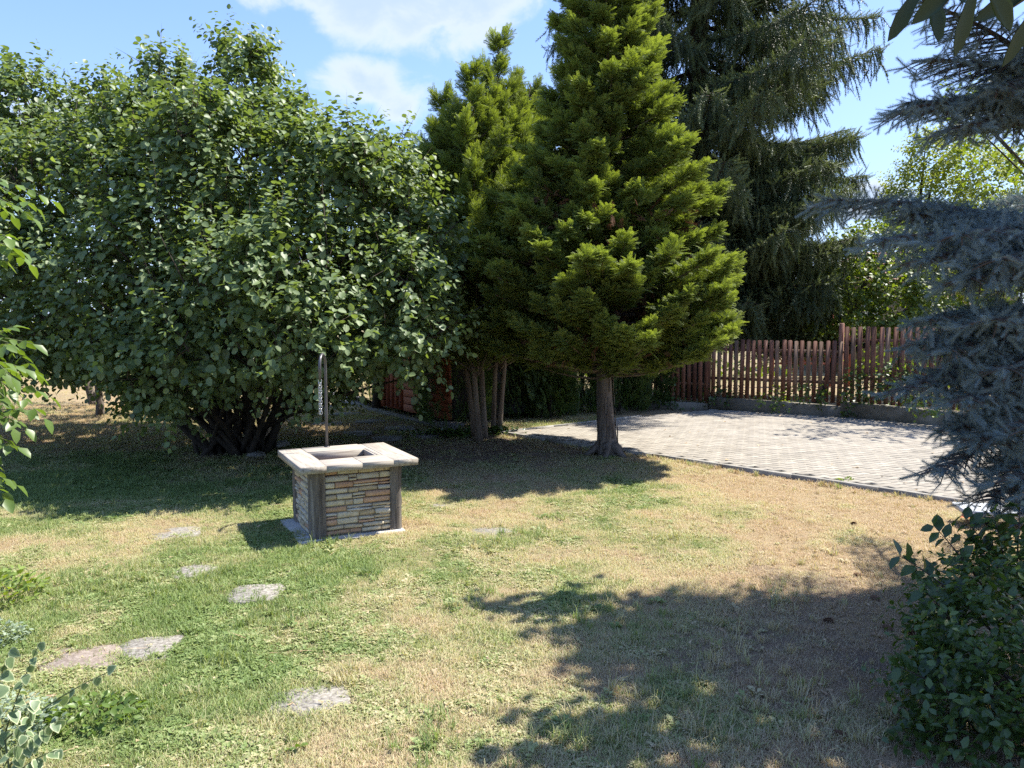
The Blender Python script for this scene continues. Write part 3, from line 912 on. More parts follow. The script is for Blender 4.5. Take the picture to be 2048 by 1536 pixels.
FR = [frond_t(8, .34, dr, .040, s) for s, dr in enumerate((.10, .30, .55, .2))]
FRS = [frond_t(7, .34, dr, .055, s, 1) for s, dr in enumerate((.10, .30, .4))]


def conifer_crown(base, prof, nb, mat_, parent, flen=0.24, npl=6, nfr=15, rise=0.35, name='crown', tonebase=.05, tonevar=.45, lean=(0, 0), up=.35, power=1.0, tipup=0.25, plen=.42, flat=1.0):
    """boughs from a central axis (length follows prof = [(z, r)]), plumes on the boughs, sprays on the plumes"""
    zs = np.array([p[0] for p in prof]); rs = np.array([p[1] for p in prof])
    zz = np.linspace(zs[0], zs[-1], 400); ww = np.interp(zz, zs, rs) ** power + .05; cw = np.cumsum(ww) / ww.sum()
    PB, PD, PL_, PT_ = [], [], [], []
    bark = Acc()
    for b in range(nb):
        z = float(np.interp((b + R.rand()) / nb, cw, zz)); r = float(np.interp(z, zs, rs))
        phi = b * 2.39996 + R.rand() * .7
        r *= .74 + .40 * R.rand() + .13 * math.sin(phi * 2.0 + z * 2.2)
        dirh = np.array([math.cos(phi), math.sin(phi), 0]); z0 = max(z - rise * r, .6)
        ax = np.array([base[0] + lean[0] * z0, base[1] + lean[1] * z0, z0])
        tip = np.array([base[0] + lean[0] * z, base[1] + lean[1] * z, z]) + dirh * r
        c_ = bez(ax, tip, (0, 0, -tipup * r * .5), 6)
        bark.add(*tube(c_, np.linspace(.016, .005, 6) * (1 + r * .2), 4, False), .5)
        axis = norm(tip - ax); side = norm(np.cross(axis, [0, 0, 1])); upv = np.cross(side, axis)
        k = max(2, int(npl * (.45 + .55 * min(r / 1.1, 1.6)))); bt = .22 * R.rand()
        for q in range(k):
            t = 1.0 if q == 0 else 1 - (R.rand() ** 1.1) * min(.72, .8 / max(r, .3))
            p = np.array([np.interp(t * 5, range(6), c_[:, w_]) for w_ in range(3)])
            sd_ = (R.rand() - .5) * 2
            d = norm(axis * (.75 + .2 * t) + side * sd_ * (.95 - .45 * t) + upv * (.1 + .35 * R.rand()) + np.array([0, 0, up]))
            PB.append(p - d * plen * .25 * (q == 0)); PD.append(d); PL_.append(min(plen, .25 + .35 * r) * (.6 + .65 * R.rand()) * (1.15 - .3 * t)); PT_.append(bt + .15 * R.rand() + .12 * t)
    PB, PD, PL_, PT_ = map(np.array, (PB, PD, PL_, PT_)); n_ = len(PB)
    P0, D0, N0, S0, T0 = [], [], [], [], []
    s0 = norm(np.cross(PD, rdir(n_))); s1 = np.cross(PD, s0)
    for i in range(nfr):
        t = (i + R.rand(n_) * .6) / nfr; a = i * 2.4 + R.rand(n_) * .7
        rad_ = s0 * np.cos(a)[:, None] + s1 * np.sin(a)[:, None]
        rad_ = rad_ * np.array([1, 1, flat])
        d = norm(PD * (.55 + .65 * t)[:, None] + rad_ * (1.0 - .65 * t)[:, None] + R.randn(n_, 3) * .10 + np.array([0, 0, .08]))
        nn = norm(rad_ * .55 * flat + np.array([0, 0, .55 + .5 * (1 - flat)]) + R.randn(n_, 3) * (.30 + .15 * flat))
        P0.append(PB + PD * (PL_ * t)[:, None] + rad_ * .01); D0.append(d); N0.append(nn)
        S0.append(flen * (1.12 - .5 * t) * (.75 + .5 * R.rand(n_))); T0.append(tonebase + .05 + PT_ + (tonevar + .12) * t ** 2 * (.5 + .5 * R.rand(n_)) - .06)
    P0, D0, N0, S0, T0 = map(np.concatenate, (P0, D0, N0, S0, T0))
    gscatter(name, FR, mat_, P0, D0, N0, S0, T0, R.randint(0, len(FR), len(P0)), parent)
    bark.part('limbs', M['bark_cyp'], parent, kind='stuff')


def trunk(pts_, rr, mat_, parent, sides=12, name='trunk', flare=True, jit=.12):
    V, F = tube(pts_, rr, sides, True, jit)
    return part(name, V, F, mat_, parent, smooth=True)


# ------------------------------------------------------------------ hazel
hb = G(470, 903)
hazel = thing('hazel_tree', hb, 'huge spreading dark green hazel with many stems behind the stone well', 'tree')
HL = []


def hl(px_, py_, Y, r, ry=None, rz=None):
    if py_ < 400 and r > .55: py_ += 48; r *= .84; rz = (rz or r) * .90
    elif py_ < 400: py_ += 14; r *= .9
    p = P(px_, py_, Y); HL.append((p[0], p[1], p[2], r, ry or r, rz or r))


for a in ((65, 225, 12, .50, .7, .72), (55, 330, 12, .95, 1.1, .9), (195, 235, 12.3, .33, .5, .62), (200, 340, 12, .85, 1.0, .8), (335, 205, 12, .42, .6, .72), (350, 290, 11.8, .85, 1, .8),
          (490, 175, 11.6, .42, .6, .68), (520, 235, 11.5, .62, .8, .72), (500, 300, 11.4, 1.0, 1.1, .9), (620, 310, 11.2, .72, .9, .8), (700, 370, 11, .72, .9, .75), (785, 350, 10.6, .38, .5, .55), (790, 440, 10.6, .62, .8, .75),
          (-60, 430, 11.6, 1.3), (110, 450, 11.3, 1.25), (300, 430, 10.7, 1.3), (480, 430, 10.2, 1.25), (640, 460, 10.0, 1.1), (770, 540, 10.0, .85, .9, .9),
          (-80, 620, 10.8, 1.2, 1.2, 1.0), (90, 600, 10.4, 1.15, 1.1, .95), (270, 590, 9.8, 1.15), (450, 590, 9.4, 1.15), (620, 600, 9.3, 1.05), (780, 640, 9.5, .70, .8, .75),
          (150, 670, 10.0, .70, .8, .5), (330, 690, 9.4, .75, .8, .62), (345, 762, 9.3, .30, .4, .35), (480, 680, 9.0, .85, .8, .50), (630, 665, 8.9, .80, .8, .48), (800, 676, 9.3, .52, .6, .28), (700, 680, 9.0, .5, .5, .28), (850, 700, 9.3, .24, .4, .2), (290, 785, 9.6, .34, .4, .26), (480, 755, 12.0, 1.0, .8, .5), (610, 765, 12.4, .9, .8, .45), (350, 770, 12.2, .8, .8, .42),  # closing lobes of this row: low rear foliage added to darken the stems
          (100, 560, 13, 1.6), (350, 520, 13.2, 1.7), (600, 540, 12.8, 1.5), (-150, 500, 13, 1.6), (480, 640, 12.2, 1.4, 1.4, .9), (250, 640, 12.2, 1.4, 1.4, .9), (700, 640, 11.6, 1.0, 1.1, .8), (760, 560, 12, .9)):
    hl(*a)
HS = list(HL)
for l in HL:
    for q in range(4):
        v_ = rdir(1)[0]; v_[1] = -abs(v_[1]) * .8; v_[2] = abs(v_[2]) if R.rand() < .7 else v_[2]
        v_ = norm(v_); f_ = .30 + .14 * R.rand()
        HS.append((l[0] + v_[0] * l[3] * .86, l[1] + v_[1] * l[4] * .86, l[2] + v_[2] * l[5] * .86, l[3] * f_, l[4] * f_, l[5] * f_ * 1.15))
B, D, S = lobe_shoots(HS, 30, 0.46, up=.75, start=.62, keep_in=.10)
print('hazel shoots', len(B))
P_, LD, LN, SZ, TN = leafy(B, D, S, LR, .097, .037, out=.8, droop=.42, tonev=.62, sv=.45, raw=True)
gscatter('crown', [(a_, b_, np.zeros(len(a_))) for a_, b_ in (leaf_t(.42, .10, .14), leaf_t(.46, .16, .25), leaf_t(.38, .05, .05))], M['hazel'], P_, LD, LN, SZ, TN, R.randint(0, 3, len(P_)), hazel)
acc = Acc()
for i, (x, y, z, rx, ry, rz) in enumerate(HL):
    a0 = hb + np.array([(R.rand() - .5) * 1.0, (R.rand() - .5) * .8, -0.03])
    tgt = np.array([x, y, z]) + R.randn(3) * .15
    bend = np.array([(tgt[0] - a0[0]) * -.05, 0, .35 + .1 * R.rand()]) + R.randn(3) * .12
    acc.add(*tube(bez(a0, tgt, bend, 9), np.linspace(.030 + .024 * R.rand(), .010, 9), 7, True, .15), .5)
V, F, T = acc.get(); part('stems', V, F, M['bark_dark'], hazel, T, True, kind='stuff')
q = R.rand(len(B)) < .3
TT_ = (np.array([(-.012, 0, 0), (.012, 0, 0), (0, 0, .015), (0, 1, -.1)]), np.array([(0, 1, 3), (1, 2, 3), (2, 0, 3)]))
V, F = stamp(TT_[0], TT_[1], B[q] - D[q] * .25, D[q], rdir(q.sum()), S[q] + .3)
part('twigs', V, F, M['twig'], hazel, kind='stuff')

# ------------------------------------------------------------------ main cypress
mb = G(1215, 910)
cyp = thing('cypress_tree', mb, 'large bright green cypress with a bare peeling trunk at the edge of the paving', 'tree')
prof = [(1.32, 1.0), (1.48, 1.42), (1.78, 1.60), (2.3, 1.70), (2.7, 1.64), (2.95, 1.36), (3.4, 1.26), (3.9, 1.10), (4.4, .90), (5.0, .74), (5.6, .60), (6.4, .40), (7.2, .2), (7.8, .03)]
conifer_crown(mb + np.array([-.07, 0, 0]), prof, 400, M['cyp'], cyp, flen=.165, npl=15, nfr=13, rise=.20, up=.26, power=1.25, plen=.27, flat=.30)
tp = np.array([mb + (.03, 0, -.05), mb + (.0, 0, .12), mb + (-.03, 0, .5), mb + (-.07, 0, 1.2), mb + (-.08, 0, 2.5), mb + (-.08, 0, 5), mb + (-.08, 0, 7.8)])
trunk(tp, [.178, .146, .120, .102, .09, .065, .01], M['bark'], cyp, 16)
# dead brown sprays deep inside the crown
nb_ = 900; a_ = R.rand(nb_) * 6.283; r_ = .25 + 1.0 * R.rand(nb_); zz_ = 1.35 + 2.2 * R.rand(nb_)
pos = mb + np.c_[np.cos(a_) * r_ - .07, np.sin(a_) * r_, zz_]
M['dead'] = leafmat('dead_brown_spray', (0.10, 0.05, 0.03), (0.24, 0.125, 0.07), 0.2, 0.8, 0.1, (1.1, 1.0, 0.8), 0.1)
gscatter('dead_sprays', FRS, M['dead'], pos, norm(np.c_[np.cos(a_), np.sin(a_), -.3 + .5 * R.randn(nb_)]), rdir(nb_), .14 + .08 * R.rand(nb_), .3 * R.rand(nb_), R.randint(0, 3, nb_), cyp)
# loose bark strips
acc = Acc()
for i in range(60):
    a = R.rand() * 6.28; z = .1 + R.rand() * 1.1; r = np.interp(z, [0, .15, .5, 1.2], [.156, .145, .121, .103])
    cpt = mb + np.array([-.03 * min(z / .5, 1) - .04 * max(0, z - .5), 0, 0])
    d = np.array([math.cos(a), math.sin(a), 0]); t = np.array([-d[1], d[0], 0]); l = .12 + .25 * R.rand(); w_ = .012 + .014 * R.rand()
    p0 = cpt + d * (r + .002) + np.array([0, 0, z]); p1 = p0 + np.array([0, 0, l]) - d * .02 * l; pe = p0 + d * .012 * R.rand()
    acc.add([pe - t * w_, pe + t * w_, p1 + t * w_ * .8, p1 - t * w_ * .8, (p0 + p1) / 2 + d * .012], [(0, 1, 4), (1, 2, 4), (2, 3, 4), (3, 0, 4)], .5)
acc.part('bark_strips', M['bark'], cyp, kind='stuff')
# roots
acc = Acc()
for i in range(6):
    a = i * 1.05 + R.rand() * .5; d = np.array([math.cos(a), math.sin(a), 0])
    acc.add(*tube(bez(mb + d * .10 + (0, 0, .16), mb + d * .36 + (0, 0, -.03), (0, 0, -.03), 6), [.07, .06, .05, .04, .03, .02], 8, True, .1), .5)
acc.part('roots', M['bark'], cyp, smooth=True)

# ------------------------------------------------------------------ group of five cypresses
stems = [((951, 876), (927, 703), (885, 190), 1.15, 'leftmost leaning slim cypress of the tight group behind the well'),
         ((959, 883), (944, 700), (940, 145), 1.1, 'slim cypress second from the left in the tight group, nearest its base to the lawn'),
         ((970, 876), (961, 700), (1000, 72), .95, 'tallest slim cypress of the tight group, its top standing free against the sky'),
         ((987, 862), (990, 741), (1062, 165), 1.15, 'slim cypress fourth from the left in the tight group beside the paving tip'),
         ((998, 862), (1008, 745), (1030, 230), 1.05, 'rightmost slim cypress of the tight group, trunk leaning right')]
for i, (b_, m_, t_, rr_, lab) in enumerate(stems):
    bb = G(*b_); Y = bb[1]; yo = (0, .0, .5, .35, .6)[i]
    mm = P(m_[0], m_[1], Y); tt_ = P(t_[0], t_[1], Y + yo)
    c = thing('slim_cypress', bb, lab, 'tree', 'group of slim cypresses')
    zt = tt_[2]; lean = ((tt_[0] - bb[0]) / zt, yo / zt)
    pr = [(1.35, .35), (1.75, rr_ * .75), (2.4, rr_), (3.4, rr_ * .95), (zt * .70, rr_ * .70), (zt * .86, rr_ * .38), (zt * .92, rr_ * .14), (zt, .03)]
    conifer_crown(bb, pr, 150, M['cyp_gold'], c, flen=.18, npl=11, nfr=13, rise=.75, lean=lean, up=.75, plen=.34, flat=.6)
    top = np.array([bb[0] + lean[0] * zt, bb[1] + lean[1] * zt, zt])
    trunk(np.array([bb + (0, 0, -.05), bb * .8 + mm * .2, bb * .5 + mm * .5, mm, mm * .5 + top * .5, top]), [.062, .050, .044, .040, .028, .006], M['bark_cyp'], c, 10)

# ------------------------------------------------------------------ spruces
def needle_t(nn, nl, nw, seed, spread=.75, taper=.5, stem=.012):
    """unit-length twig with needles"""
    r = np.random.RandomState(seed); V = []; F = []; T = []
    i = 0
    V += [(-stem, 0, 0), (stem, 0, 0), (0, 1, 0), (0, 0, stem * 1.6)]; T += [0, 0, .2, 0]; F += [(0, 2, 1), (0, 3, 2), (1, 2, 3)]
    for k in range(nn):
        y = k / nn; a = k * 2.4 + r.rand() * .6; l = nl * (.8 + .4 * r.rand()) * (1 - taper * max(0, y - .7) / .3 * .6)
        d = np.array([math.cos(a) * spread, .75 + .5 * y, math.sin(a) * spread * .9 + .15]); d /= np.linalg.norm(d)
        x = norm(np.cross(d, [0.3, 0.2, 1])) * nw / 2; b0 = np.array([0, y, 0]); i = len(V)
        V += [tuple(b0 - x), tuple(b0 + x), tuple(b0 + d * l)]; T += [.2, .2, .7 + .3 * y]; F += [(i, i + 1, i + 2)]
    return np.array(V), np.array(F), np.array(T)


def twigs_part(name, Pn, Dn, Sn, Tn, tmpl, mat_, parent):
    gscatter(name, [(a, b, (c - .5) * .4) for a, b, c in tmpl], mat_, Pn, Dn, rdir(len(Pn)), Sn, Tn, R.randint(0, len(tmpl), len(Pn)), parent)


# Norway spruce beyond the fence
sb = np.array([4.47, 19.0, 0.0])
spr = thing('norway_spruce', sb, 'tall dark spruce with hanging branchlets beyond the fence, taller than the picture', 'tree')
trunk(np.array([sb + (0, 0, -.1), sb + (.1, 0, 2), sb + (.05, 0, 5), sb + (0, 0, 9), sb + (0, 0, 13), sb + (0, 0, 16.5)]), [.42, .34, .29, .22, .13, .02], M['bark_dark'], spr, 12)
NT = [needle_t(26, .19, .045, s, 1.0, .5, .03) for s in range(3)]
Pn, Dn, Sn, Tn = [], [], [], []
bark = Acc()
nbough = 122
for b in range(nbough + 24):
    z = 2.0 + (b + R.rand()) / nbough * 14.0 if b < nbough else 2.3 + (b - nbough) / 24 * 4.2
    r = np.interp(z, [2, 3.2, 5, 8, 10, 13, 16.4], [3.2, 4.0, 3.9, 3.9, 3.5, 2.2, .2]) * (.58 + .55 * R.rand())
    if z > 6.5: r *= 1.12
    phi = b * 2.39996 + R.rand() * .5
    if b >= nbough: phi = -1.1 + 1.7 * R.rand(); r = 2.6 + 1.3 * R.rand()
    if b in (40, 42): r *= 1.15
    dh = np.array([math.cos(phi), math.sin(phi), 0])
    if dh[1] > .55: r *= .9
    if dh[0] < -.4 and z > 6: r = max(r, 3.5 * (1 - max(0, z - 9) / 9))
    st = sb + np.array([0, 0, z]); tip = st + dh * r + np.array([0, 0, -.12 * r + .25 + .35 * R.randn()])
    if z < 5: tip[2] -= .3
    ctrl = (0, 0, -.16 * r)
    c_ = bez(st, tip, ctrl, 12)
    bark.add(*tube(c_, np.linspace(.055, .008, 12), 5, False), .5)
    seg = np.linspace(0.15, 1, int(r / .13))
    br_t = .35 * R.rand()
    for s in seg:
        p = np.array([np.interp(s, np.linspace(0, 1, 12), c_[:, k]) for k in range(3)])
        ll = min(1.25, .30 + .95 * (1 - s)) * (.6 + .6 * R.rand())
        for sg in (-1, 1):
            sd2 = norm(np.array([-dh[1] * sg, dh[0] * sg, 0]) * .8 + dh * .65 + np.array([0, 0, -.1]))
            q = bez(p, p + sd2 * ll + np.array([0, 0, -.22 * ll]), (0, 0, .08), 5)
            bark.add(*tube(q, np.linspace(.012, .004, 5), 3, False), .5)
            kk = int(3 + ll / .055)
            for t in np.linspace(.15, 1, kk):
                pp = np.array([np.interp(t, np.linspace(0, 1, 5), q[:, k]) for k in range(3)])
                hang = R.rand() < .5
                if hang:
                    d = norm(np.array([0, 0, -1.0]) + sd2 * .3 + R.randn(3) * .22); L = .14 + .30 * R.rand() * (1.0 if z > 3 else 1.3)
                    Pn.append(pp); Dn.append(d); Sn.append(L); Tn.append(.10 + br_t + .2 * R.rand())
                    if L > .38: Pn.append(pp + d * L * .8); Dn.append(norm(d + R.randn(3) * .2)); Sn.append(L * .8); Tn.append(.10 + br_t + .2 * R.rand())
                else:
                    d = norm(sd2 + np.array([0, 0, .35]) + R.randn(3) * .4); L = .14 + .16 * R.rand()
                    Pn.append(pp); Dn.append(d); Sn.append(L); Tn.append(.50 + br_t + .35 * R.rand())
        Pn.append(p); Dn.append(norm(dh + np.array([0, 0, .5]) + R.randn(3) * .4)); Sn.append(.25); Tn.append(.5 + br_t)
bark.part('limbs', M['bark_dark'], spr, kind='stuff')
twigs_part('crown', np.array(Pn), np.array(Dn), np.array(Sn), np.array(Tn), NT, M['spruce'], spr)

# blue spruce close on the right
bb = np.array([4.35, 5.9, 0.0])
bsp = thing('blue_spruce', bb, 'blue-grey spruce close by, its boughs reaching in over the paving', 'tree')
trunk(np.array([bb + (0, 0, -.05), bb + (0, 0, 1), bb + (.0, 0, 3), bb + (0, 0, 5), bb + (0, 0, 7.4)]), [.16, .14, .11, .07, .01], M['bark_dark'], bsp, 12)
BT = [needle_t(110, .21, .017, 20 + s, 1.25, .4, .028) for s in range(3)]
Pn, Dn, Sn, Tn = [], [], [], []
bark = Acc()


def blue_bough(st, tip, sag=-.12, width=.62, tone=.3, hang=.5, dens=1.0):
    st, tip = np.array(st, float), np.array(tip, float); ln = np.linalg.norm(tip - st)
    c_ = bez(st, tip, (0, 0, sag * ln), 14)
    bark.add(*tube(c_, np.linspace(.030, .006, 14), 6, False), .5)
    ss = np.linspace(0, 1, 14)
    gr = norm(np.gradient(c_, axis=0))
    for s in np.arange(.15, 1.0, .062 / ln / dens):
        p = np.array([np.interp(s, ss, c_[:, k]) for k in range(3)]); g = norm(np.array([np.interp(s, ss, gr[:, k]) for k in range(3)]))
        sdv = norm(np.cross(g, [0, 0, 1])); ll = min(width, .12 + width * 1.15 * (1 - s) ** .75) * (.75 + .4 * R.rand())
        for sg in (-1, 1, 0):
            if sg == 0:
                if R.rand() > hang: continue
                d0 = norm(np.array([0, 0, -.9]) + g * .7 + sdv * (R.rand() - .5)); l2 = ll * .6
            else:
                d0 = norm(sdv * sg * .85 + g * .75 + np.array([0, 0, -.12 + .2 * (R.rand() - .5)])); l2 = ll
            q = bez(p, p + d0 * l2 + np.array([0, 0, -.10 * l2]), (0, 0, .02), 5)
            bark.add(*tube(q, np.linspace(.008, .003, 5), 4, False), .5)
            kk = max(2, int(l2 / .06))
            for t in np.linspace(0.1, 1, kk):
                pp = np.array([np.interp(t, np.linspace(0, 1, 5), q[:, k]) for k in range(3)])
                for _ in range(2):
                    d = norm(d0 * .7 + R.randn(3) * .50 + np.array([0, 0, -.05]))
                    Pn.append(pp); Dn.append(d); Sn.append(.075 + .055 * R.rand()); Tn.append(tone + .3 * R.rand() + .15 * t)
    for _ in range(3):
        Pn.append(tip - g * .05 * _); Dn.append(norm(g + R.randn(3) * .15)); Sn.append(.16); Tn.append(.7)


for (px_, py_, Y, z0, sag, wd) in (
        (1790, 225, 5.2, 3.5, .10, .40), (1845, 5, 5.1, 3.4, .12, .32), (1850, 120, 5.2, 3.5, .10, .34), (1815, 205, 5.5, 3.3, .1, .36), (1890, 262, 5.1, 3.4, .08, .36),  (1990, 180, 5.0, 3.8, .05, .4), (2040, 120, 5.2, 4.2, .0, .4),
        (1655, 400, 4.75, 2.5, .06, .26), (1755, 480, 4.6, 2.45, .06, .30), (1820, 430, 5.0, 2.6, .04, .3), (1850, 520, 4.5, 2.5, .05, .45), (1920, 470, 4.4, 2.6, .04, .45), (1930, 560, 4.4, 2.3, .04, .45), (2000, 520, 4.3, 2.5, .02, .5),
        (1860, 640, 4.6, 1.95, .05, .32), (1838, 690, 4.7, 1.9, .05, .28), (1900, 700, 4.5, 1.85, .04, .42), (1980, 640, 4.3, 1.95, .03, .45), (1812, 780, 4.7, 1.75, .05, .26), (1880, 770, 4.9, 1.7, .04, .32), (1940, 800, 4.4, 1.6, .02, .42), (2010, 740, 4.3, 1.8, 0, .45),
        (1880, 945, 4.5, 1.15, .05, .22), (1960, 880, 4.5, 1.35, .03, .36), (1910, 860, 4.8, 1.4, .03, .30), (1985, 1000, 4.5, 1.05, .02, .26), (2040, 960, 4.3, 1.1, 0, .36), (2060, 860, 4.2, 1.5, 0, .4), (2080, 1040, 4.3, .9, 0, .35)):
    tip = P(px_, py_, Y)
    blue_bough((bb[0], bb[1], z0), tip, sag, wd, .18 + .25 * R.rand())
for b in range(46):                                    # the rest of the tree, all round
    z = .8 + b / 46 * 6.2; phi = b * 2.4 + .6
    r = np.interp(z, [.8, 2, 4, 6, 7.2], [1.6, 1.6, 1.25, .6, .15]) * (.8 + .3 * R.rand())
    dh = np.array([math.cos(phi), math.sin(phi), 0])
    tip = bb + dh * r + (0, 0, z + .1)
    ppx = tip[0] / tip[1] * 1536 + 1024; 
    if (ppx < 1990 and z < 4.6) or (2.7 < z < 3.4 and dh[1] < .5): continue
    blue_bough(bb + (0, 0, z - .1), tip, -.05, .42, .25, .5, .75)
bark.part('limbs', M['twig_blue'], bsp, kind='stuff')
twigs_part('crown', np.array(Pn), np.array(Dn), np.array(Sn), np.array(Tn), BT, M['bluespruce'], bsp)

# ------------------------------------------------------------------ thuja hedge plants, behind the cypresses
def thuja(base, h, r, lab, nf=1100, m_='thuja', grp='thuja hedge plants', nm='thuja_bush'):
    c = thing(nm, base, lab, 'shrub', grp)
    zz = R.rand(nf) ** .9; phi = R.rand(nf) * 6.283
    rr_ = r * np.clip(1.15 - .55 * zz ** 1.6, .1, 1) * (.75 + .3 * R.rand(nf)) * (1 - sst(.82, 1.02, zz) * .7)
    rr_ *= 1 + .18 * np.sin(phi * 3 + zz * 7)
    dh = np.c_[np.cos(phi), np.sin(phi), np.zeros(nf)]
    pos = np.array(base) + dh * rr_[:, None] * .85 + np.c_[np.zeros(nf), np.zeros(nf), zz * h]
    d = norm(dh * .55 + np.array([0, 0, 1.0]) + R.randn(nf, 3) * .25)
    nr = norm(np.cross(d, dh) + R.randn(nf, 3) * .3)
    gscatter('foliage', FRS, M[m_], pos, d, nr, .20 + .12 * R.rand(nf), .05 + .55 * R.rand(nf), R.randint(0, 3, nf), c)
    trunk(np.array([base, base + np.array([.02, 0, h * .45]), base + np.array([0, 0, h * .9])]), [.05, .035, .01], M['bark_dark'], c, 6)


for (px_, py_, h, r, lab) in ((1040, 836, 1.75, .55, 'sunlit rounded thuja bush right behind the slim cypress trunks'), (1100, 838, 1.5, .5, 'low bright thuja bush between the slim cypress trunks and the big bare trunk'),
                              (1165, 828, 1.9, .62, 'dark thuja bush just left of the big bare cypress trunk'), (1240, 826, 1.8, .62, 'dark thuja bush just right of the big bare cypress trunk'),
                              (1300, 818, 1.75, .60, 'last thuja bush of the hedge where the picket fence begins'), (900, 850, 2.5, .75, 'tall black-shaded thuja left of the slim cypress trunks beside the path')):
    b_ = G(px_, py_); b_[1] += .25
    thuja(b_, h, r, lab)
# small grassy iris and weeds before the hedge
def sword(base, lab, n_=14, h=.4, m_='decid', nm='iris_clump'):
    acc = Acc()
    for i in range(n_):
        a = R.rand() * 6.28; l = h * (.6 + .6 * R.rand()); o = .12 + .5 * R.rand()
        d = np.array([math.cos(a), math.sin(a), 0]); s = np.array([-d[1], d[0], 0]) * .009
        p0 = base + d * .03; p1 = p0 + d * l * o * .4 + (0, 0, l * .7); p2 = p0 + d * l * o + (0, 0, l * .85)
        acc.add([p0 - s, p0 + s, p1 + s, p1 - s, p2], [(0, 1, 2), (0, 2, 3), (3, 2, 4)], R.rand())
    V, F, T = acc.get()
    link(nm, npmesh(nm, V - base, F, M[m_], T), None, base, label=lab, cat='plant')


sword(G(1118, 834), 'clump of arching sword leaves between the thuja hedge and the paving', 16, .45)
sword(G(742, 800), 'upright sword-leaved clump beside the shed corner at the end of the path', 14, .6)

# far background hedge and trees --------------------------------------------------
def decid(base, lobes, lab, m_='decid', dens=9, lsize=.12, slen=.5, spacing=.07, tmpl=LK, cat='tree', nm='garden_tree', group=None, trunk_r=.12, up=.4, bark='bark_dark', keep=.08):
    c = thing(nm, base, lab, cat, group)
    B, D, S = lobe_shoots(lobes, dens, slen, up=up, keep_in=keep)
    V, F, T = leafy(B, D, S, tmpl, lsize, spacing, out=.8, droop=.25)
    part('crown', V, F, M[m_], c, T)
    cc = np.mean([l[:3] for l in lobes], axis=0)
    acc = Acc(); fork = np.array([base[0] * .7 + cc[0] * .3, base[1] * .7 + cc[1] * .3, base[2] + (cc[2] - base[2]) * .45])
    acc.add(*tube(bez(np.array(base) + (0, 0, -.05), fork, (.03, 0, 0), 6), np.linspace(trunk_r, trunk_r * .75, 6), 9, True, .1), .5)
    for l in lobes:
        acc.add(*tube(bez(fork - (0, 0, .05), np.array(l[:3]), (0, 0, .12), 6), np.linspace(trunk_r * .6, .012, 6), 6, True, .1), .5)
    V, F, T = acc.get(); part('trunk', V, F, M[bark], c, T, True)
    print(nm, 'leaves', len(B))
    return c


# two small plum trees on the left lawn (the crowns merge under the hazel)
b1 = G(200, 832)
decid(b1, [tuple(P(170, 690, 15.2)) + (.8, .8, .5), tuple(P(250, 690, 15.6)) + (.8, .8, .45), tuple(P(110, 690, 15.6)) + (.7, .7, .35), tuple(P(215, 640, 15.6)) + (1.2, 1.0, .6)], 'small forked fruit tree in front on the sunny left lawn', dens=9, trunk_r=.085, bark='bark', nm='fruit_tree', group='small fruit trees on the left lawn')
b2 = G(188, 812)
decid(b2, [tuple(P(140, 680, 17.2)) + (.9, .9, .5), tuple(P(200, 660, 17.2)) + (1.0, .9, .6), tuple(P(60, 690, 17.6)) + (.8, .7, .4)], 'small fruit tree just behind the forked one on the left lawn', dens=8, trunk_r=.10, bark='bark', nm='fruit_tree', group='small fruit trees on the left lawn')
# background trees left, behind hazel
for (px_, Y, h, r, lab) in ((-150, 32, 6, 3.0, 'distant tree at the far left end of the lawn'), (60, 36, 4.5, 2.6, 'low distant bushy tree behind the two fruit trees'), (260, 34, 5, 2.6, 'distant bushy tree seen through the gap left of the hazel stems'),
                            (480, 32, 6, 2.8, 'distant tree straight behind the hazel'), (690, 30, 6, 2.6, 'distant tree left of the shed beyond the white chair')):
    x = (px_ - 1024) / 1536 * Y
    decid(np.array([x, Y, 0.]), [(x, Y, h * .35, r, 1.4, h * .36), (x - r * .4, Y, h * .65, r * .6, 1.2, h * .3), (x + r * .5, Y + .5, h * .6, r * .6, 1.2, h * .3)], lab, dens=3.0, lsize=.28, slen=.8, spacing=.16, nm='distant_tree', group='distant trees beyond the lawn')

# trees beyond the fence on the right
def pl(px_, py_, Y, *r):
    return tuple(P(px_, py_, Y)) + tuple(r)


decid(np.array([7.0, 17.6, 0]), [pl(1650, 590, 17.6, .5, .6, .4), pl(1640, 640, 17.6, .5, .6, .35), pl(1730, 560, 17.2, .75, .8, .55), pl(1800, 590, 17, 1.0, .9, .75), pl(1700, 620, 17.4, .75, .8, .42), pl(1880, 580, 16.8, 1.0, .9, .75), pl(1760, 500, 17.6, .8, .8, .55), pl(1690, 520, 17.8, .5, .6, .4), pl(1980, 600, 16.8, 1.1, 1, .9), pl(1790, 640, 16.8, .9, .7, .35), pl(1880, 650, 16.6, .8, .7, .4)],
      'dense low green tree leaning over the far side of the fence', m_='decid', dens=42, lsize=.12, slen=.42, spacing=.055, up=.15, trunk_r=.1)
decid(np.array([9.6, 19.5, 0]), [pl(1850, 400, 19.5, 1.0, 1, .8), pl(1870, 330, 19.5, .7, .7, .7), pl(1850, 300, 19.5, .35, .4, .45), pl(1930, 350, 19.2, .9, .9, .75), pl(2000, 370, 19.2, 1.0, 1, .7), pl(1795, 430, 19.5, .45, .5, .5), pl(1920, 450, 19, 1.2, 1, .8), pl(2080, 420, 19, 1.2, 1, .9), pl(1960, 520, 19, 1.2, 1, 1)],
      'yellow-green sunlit tree rising behind the neighbouring roof and fence', m_='yellow', dens=60, lsize=.088, slen=.42, spacing=.05, up=.35, trunk_r=.14)
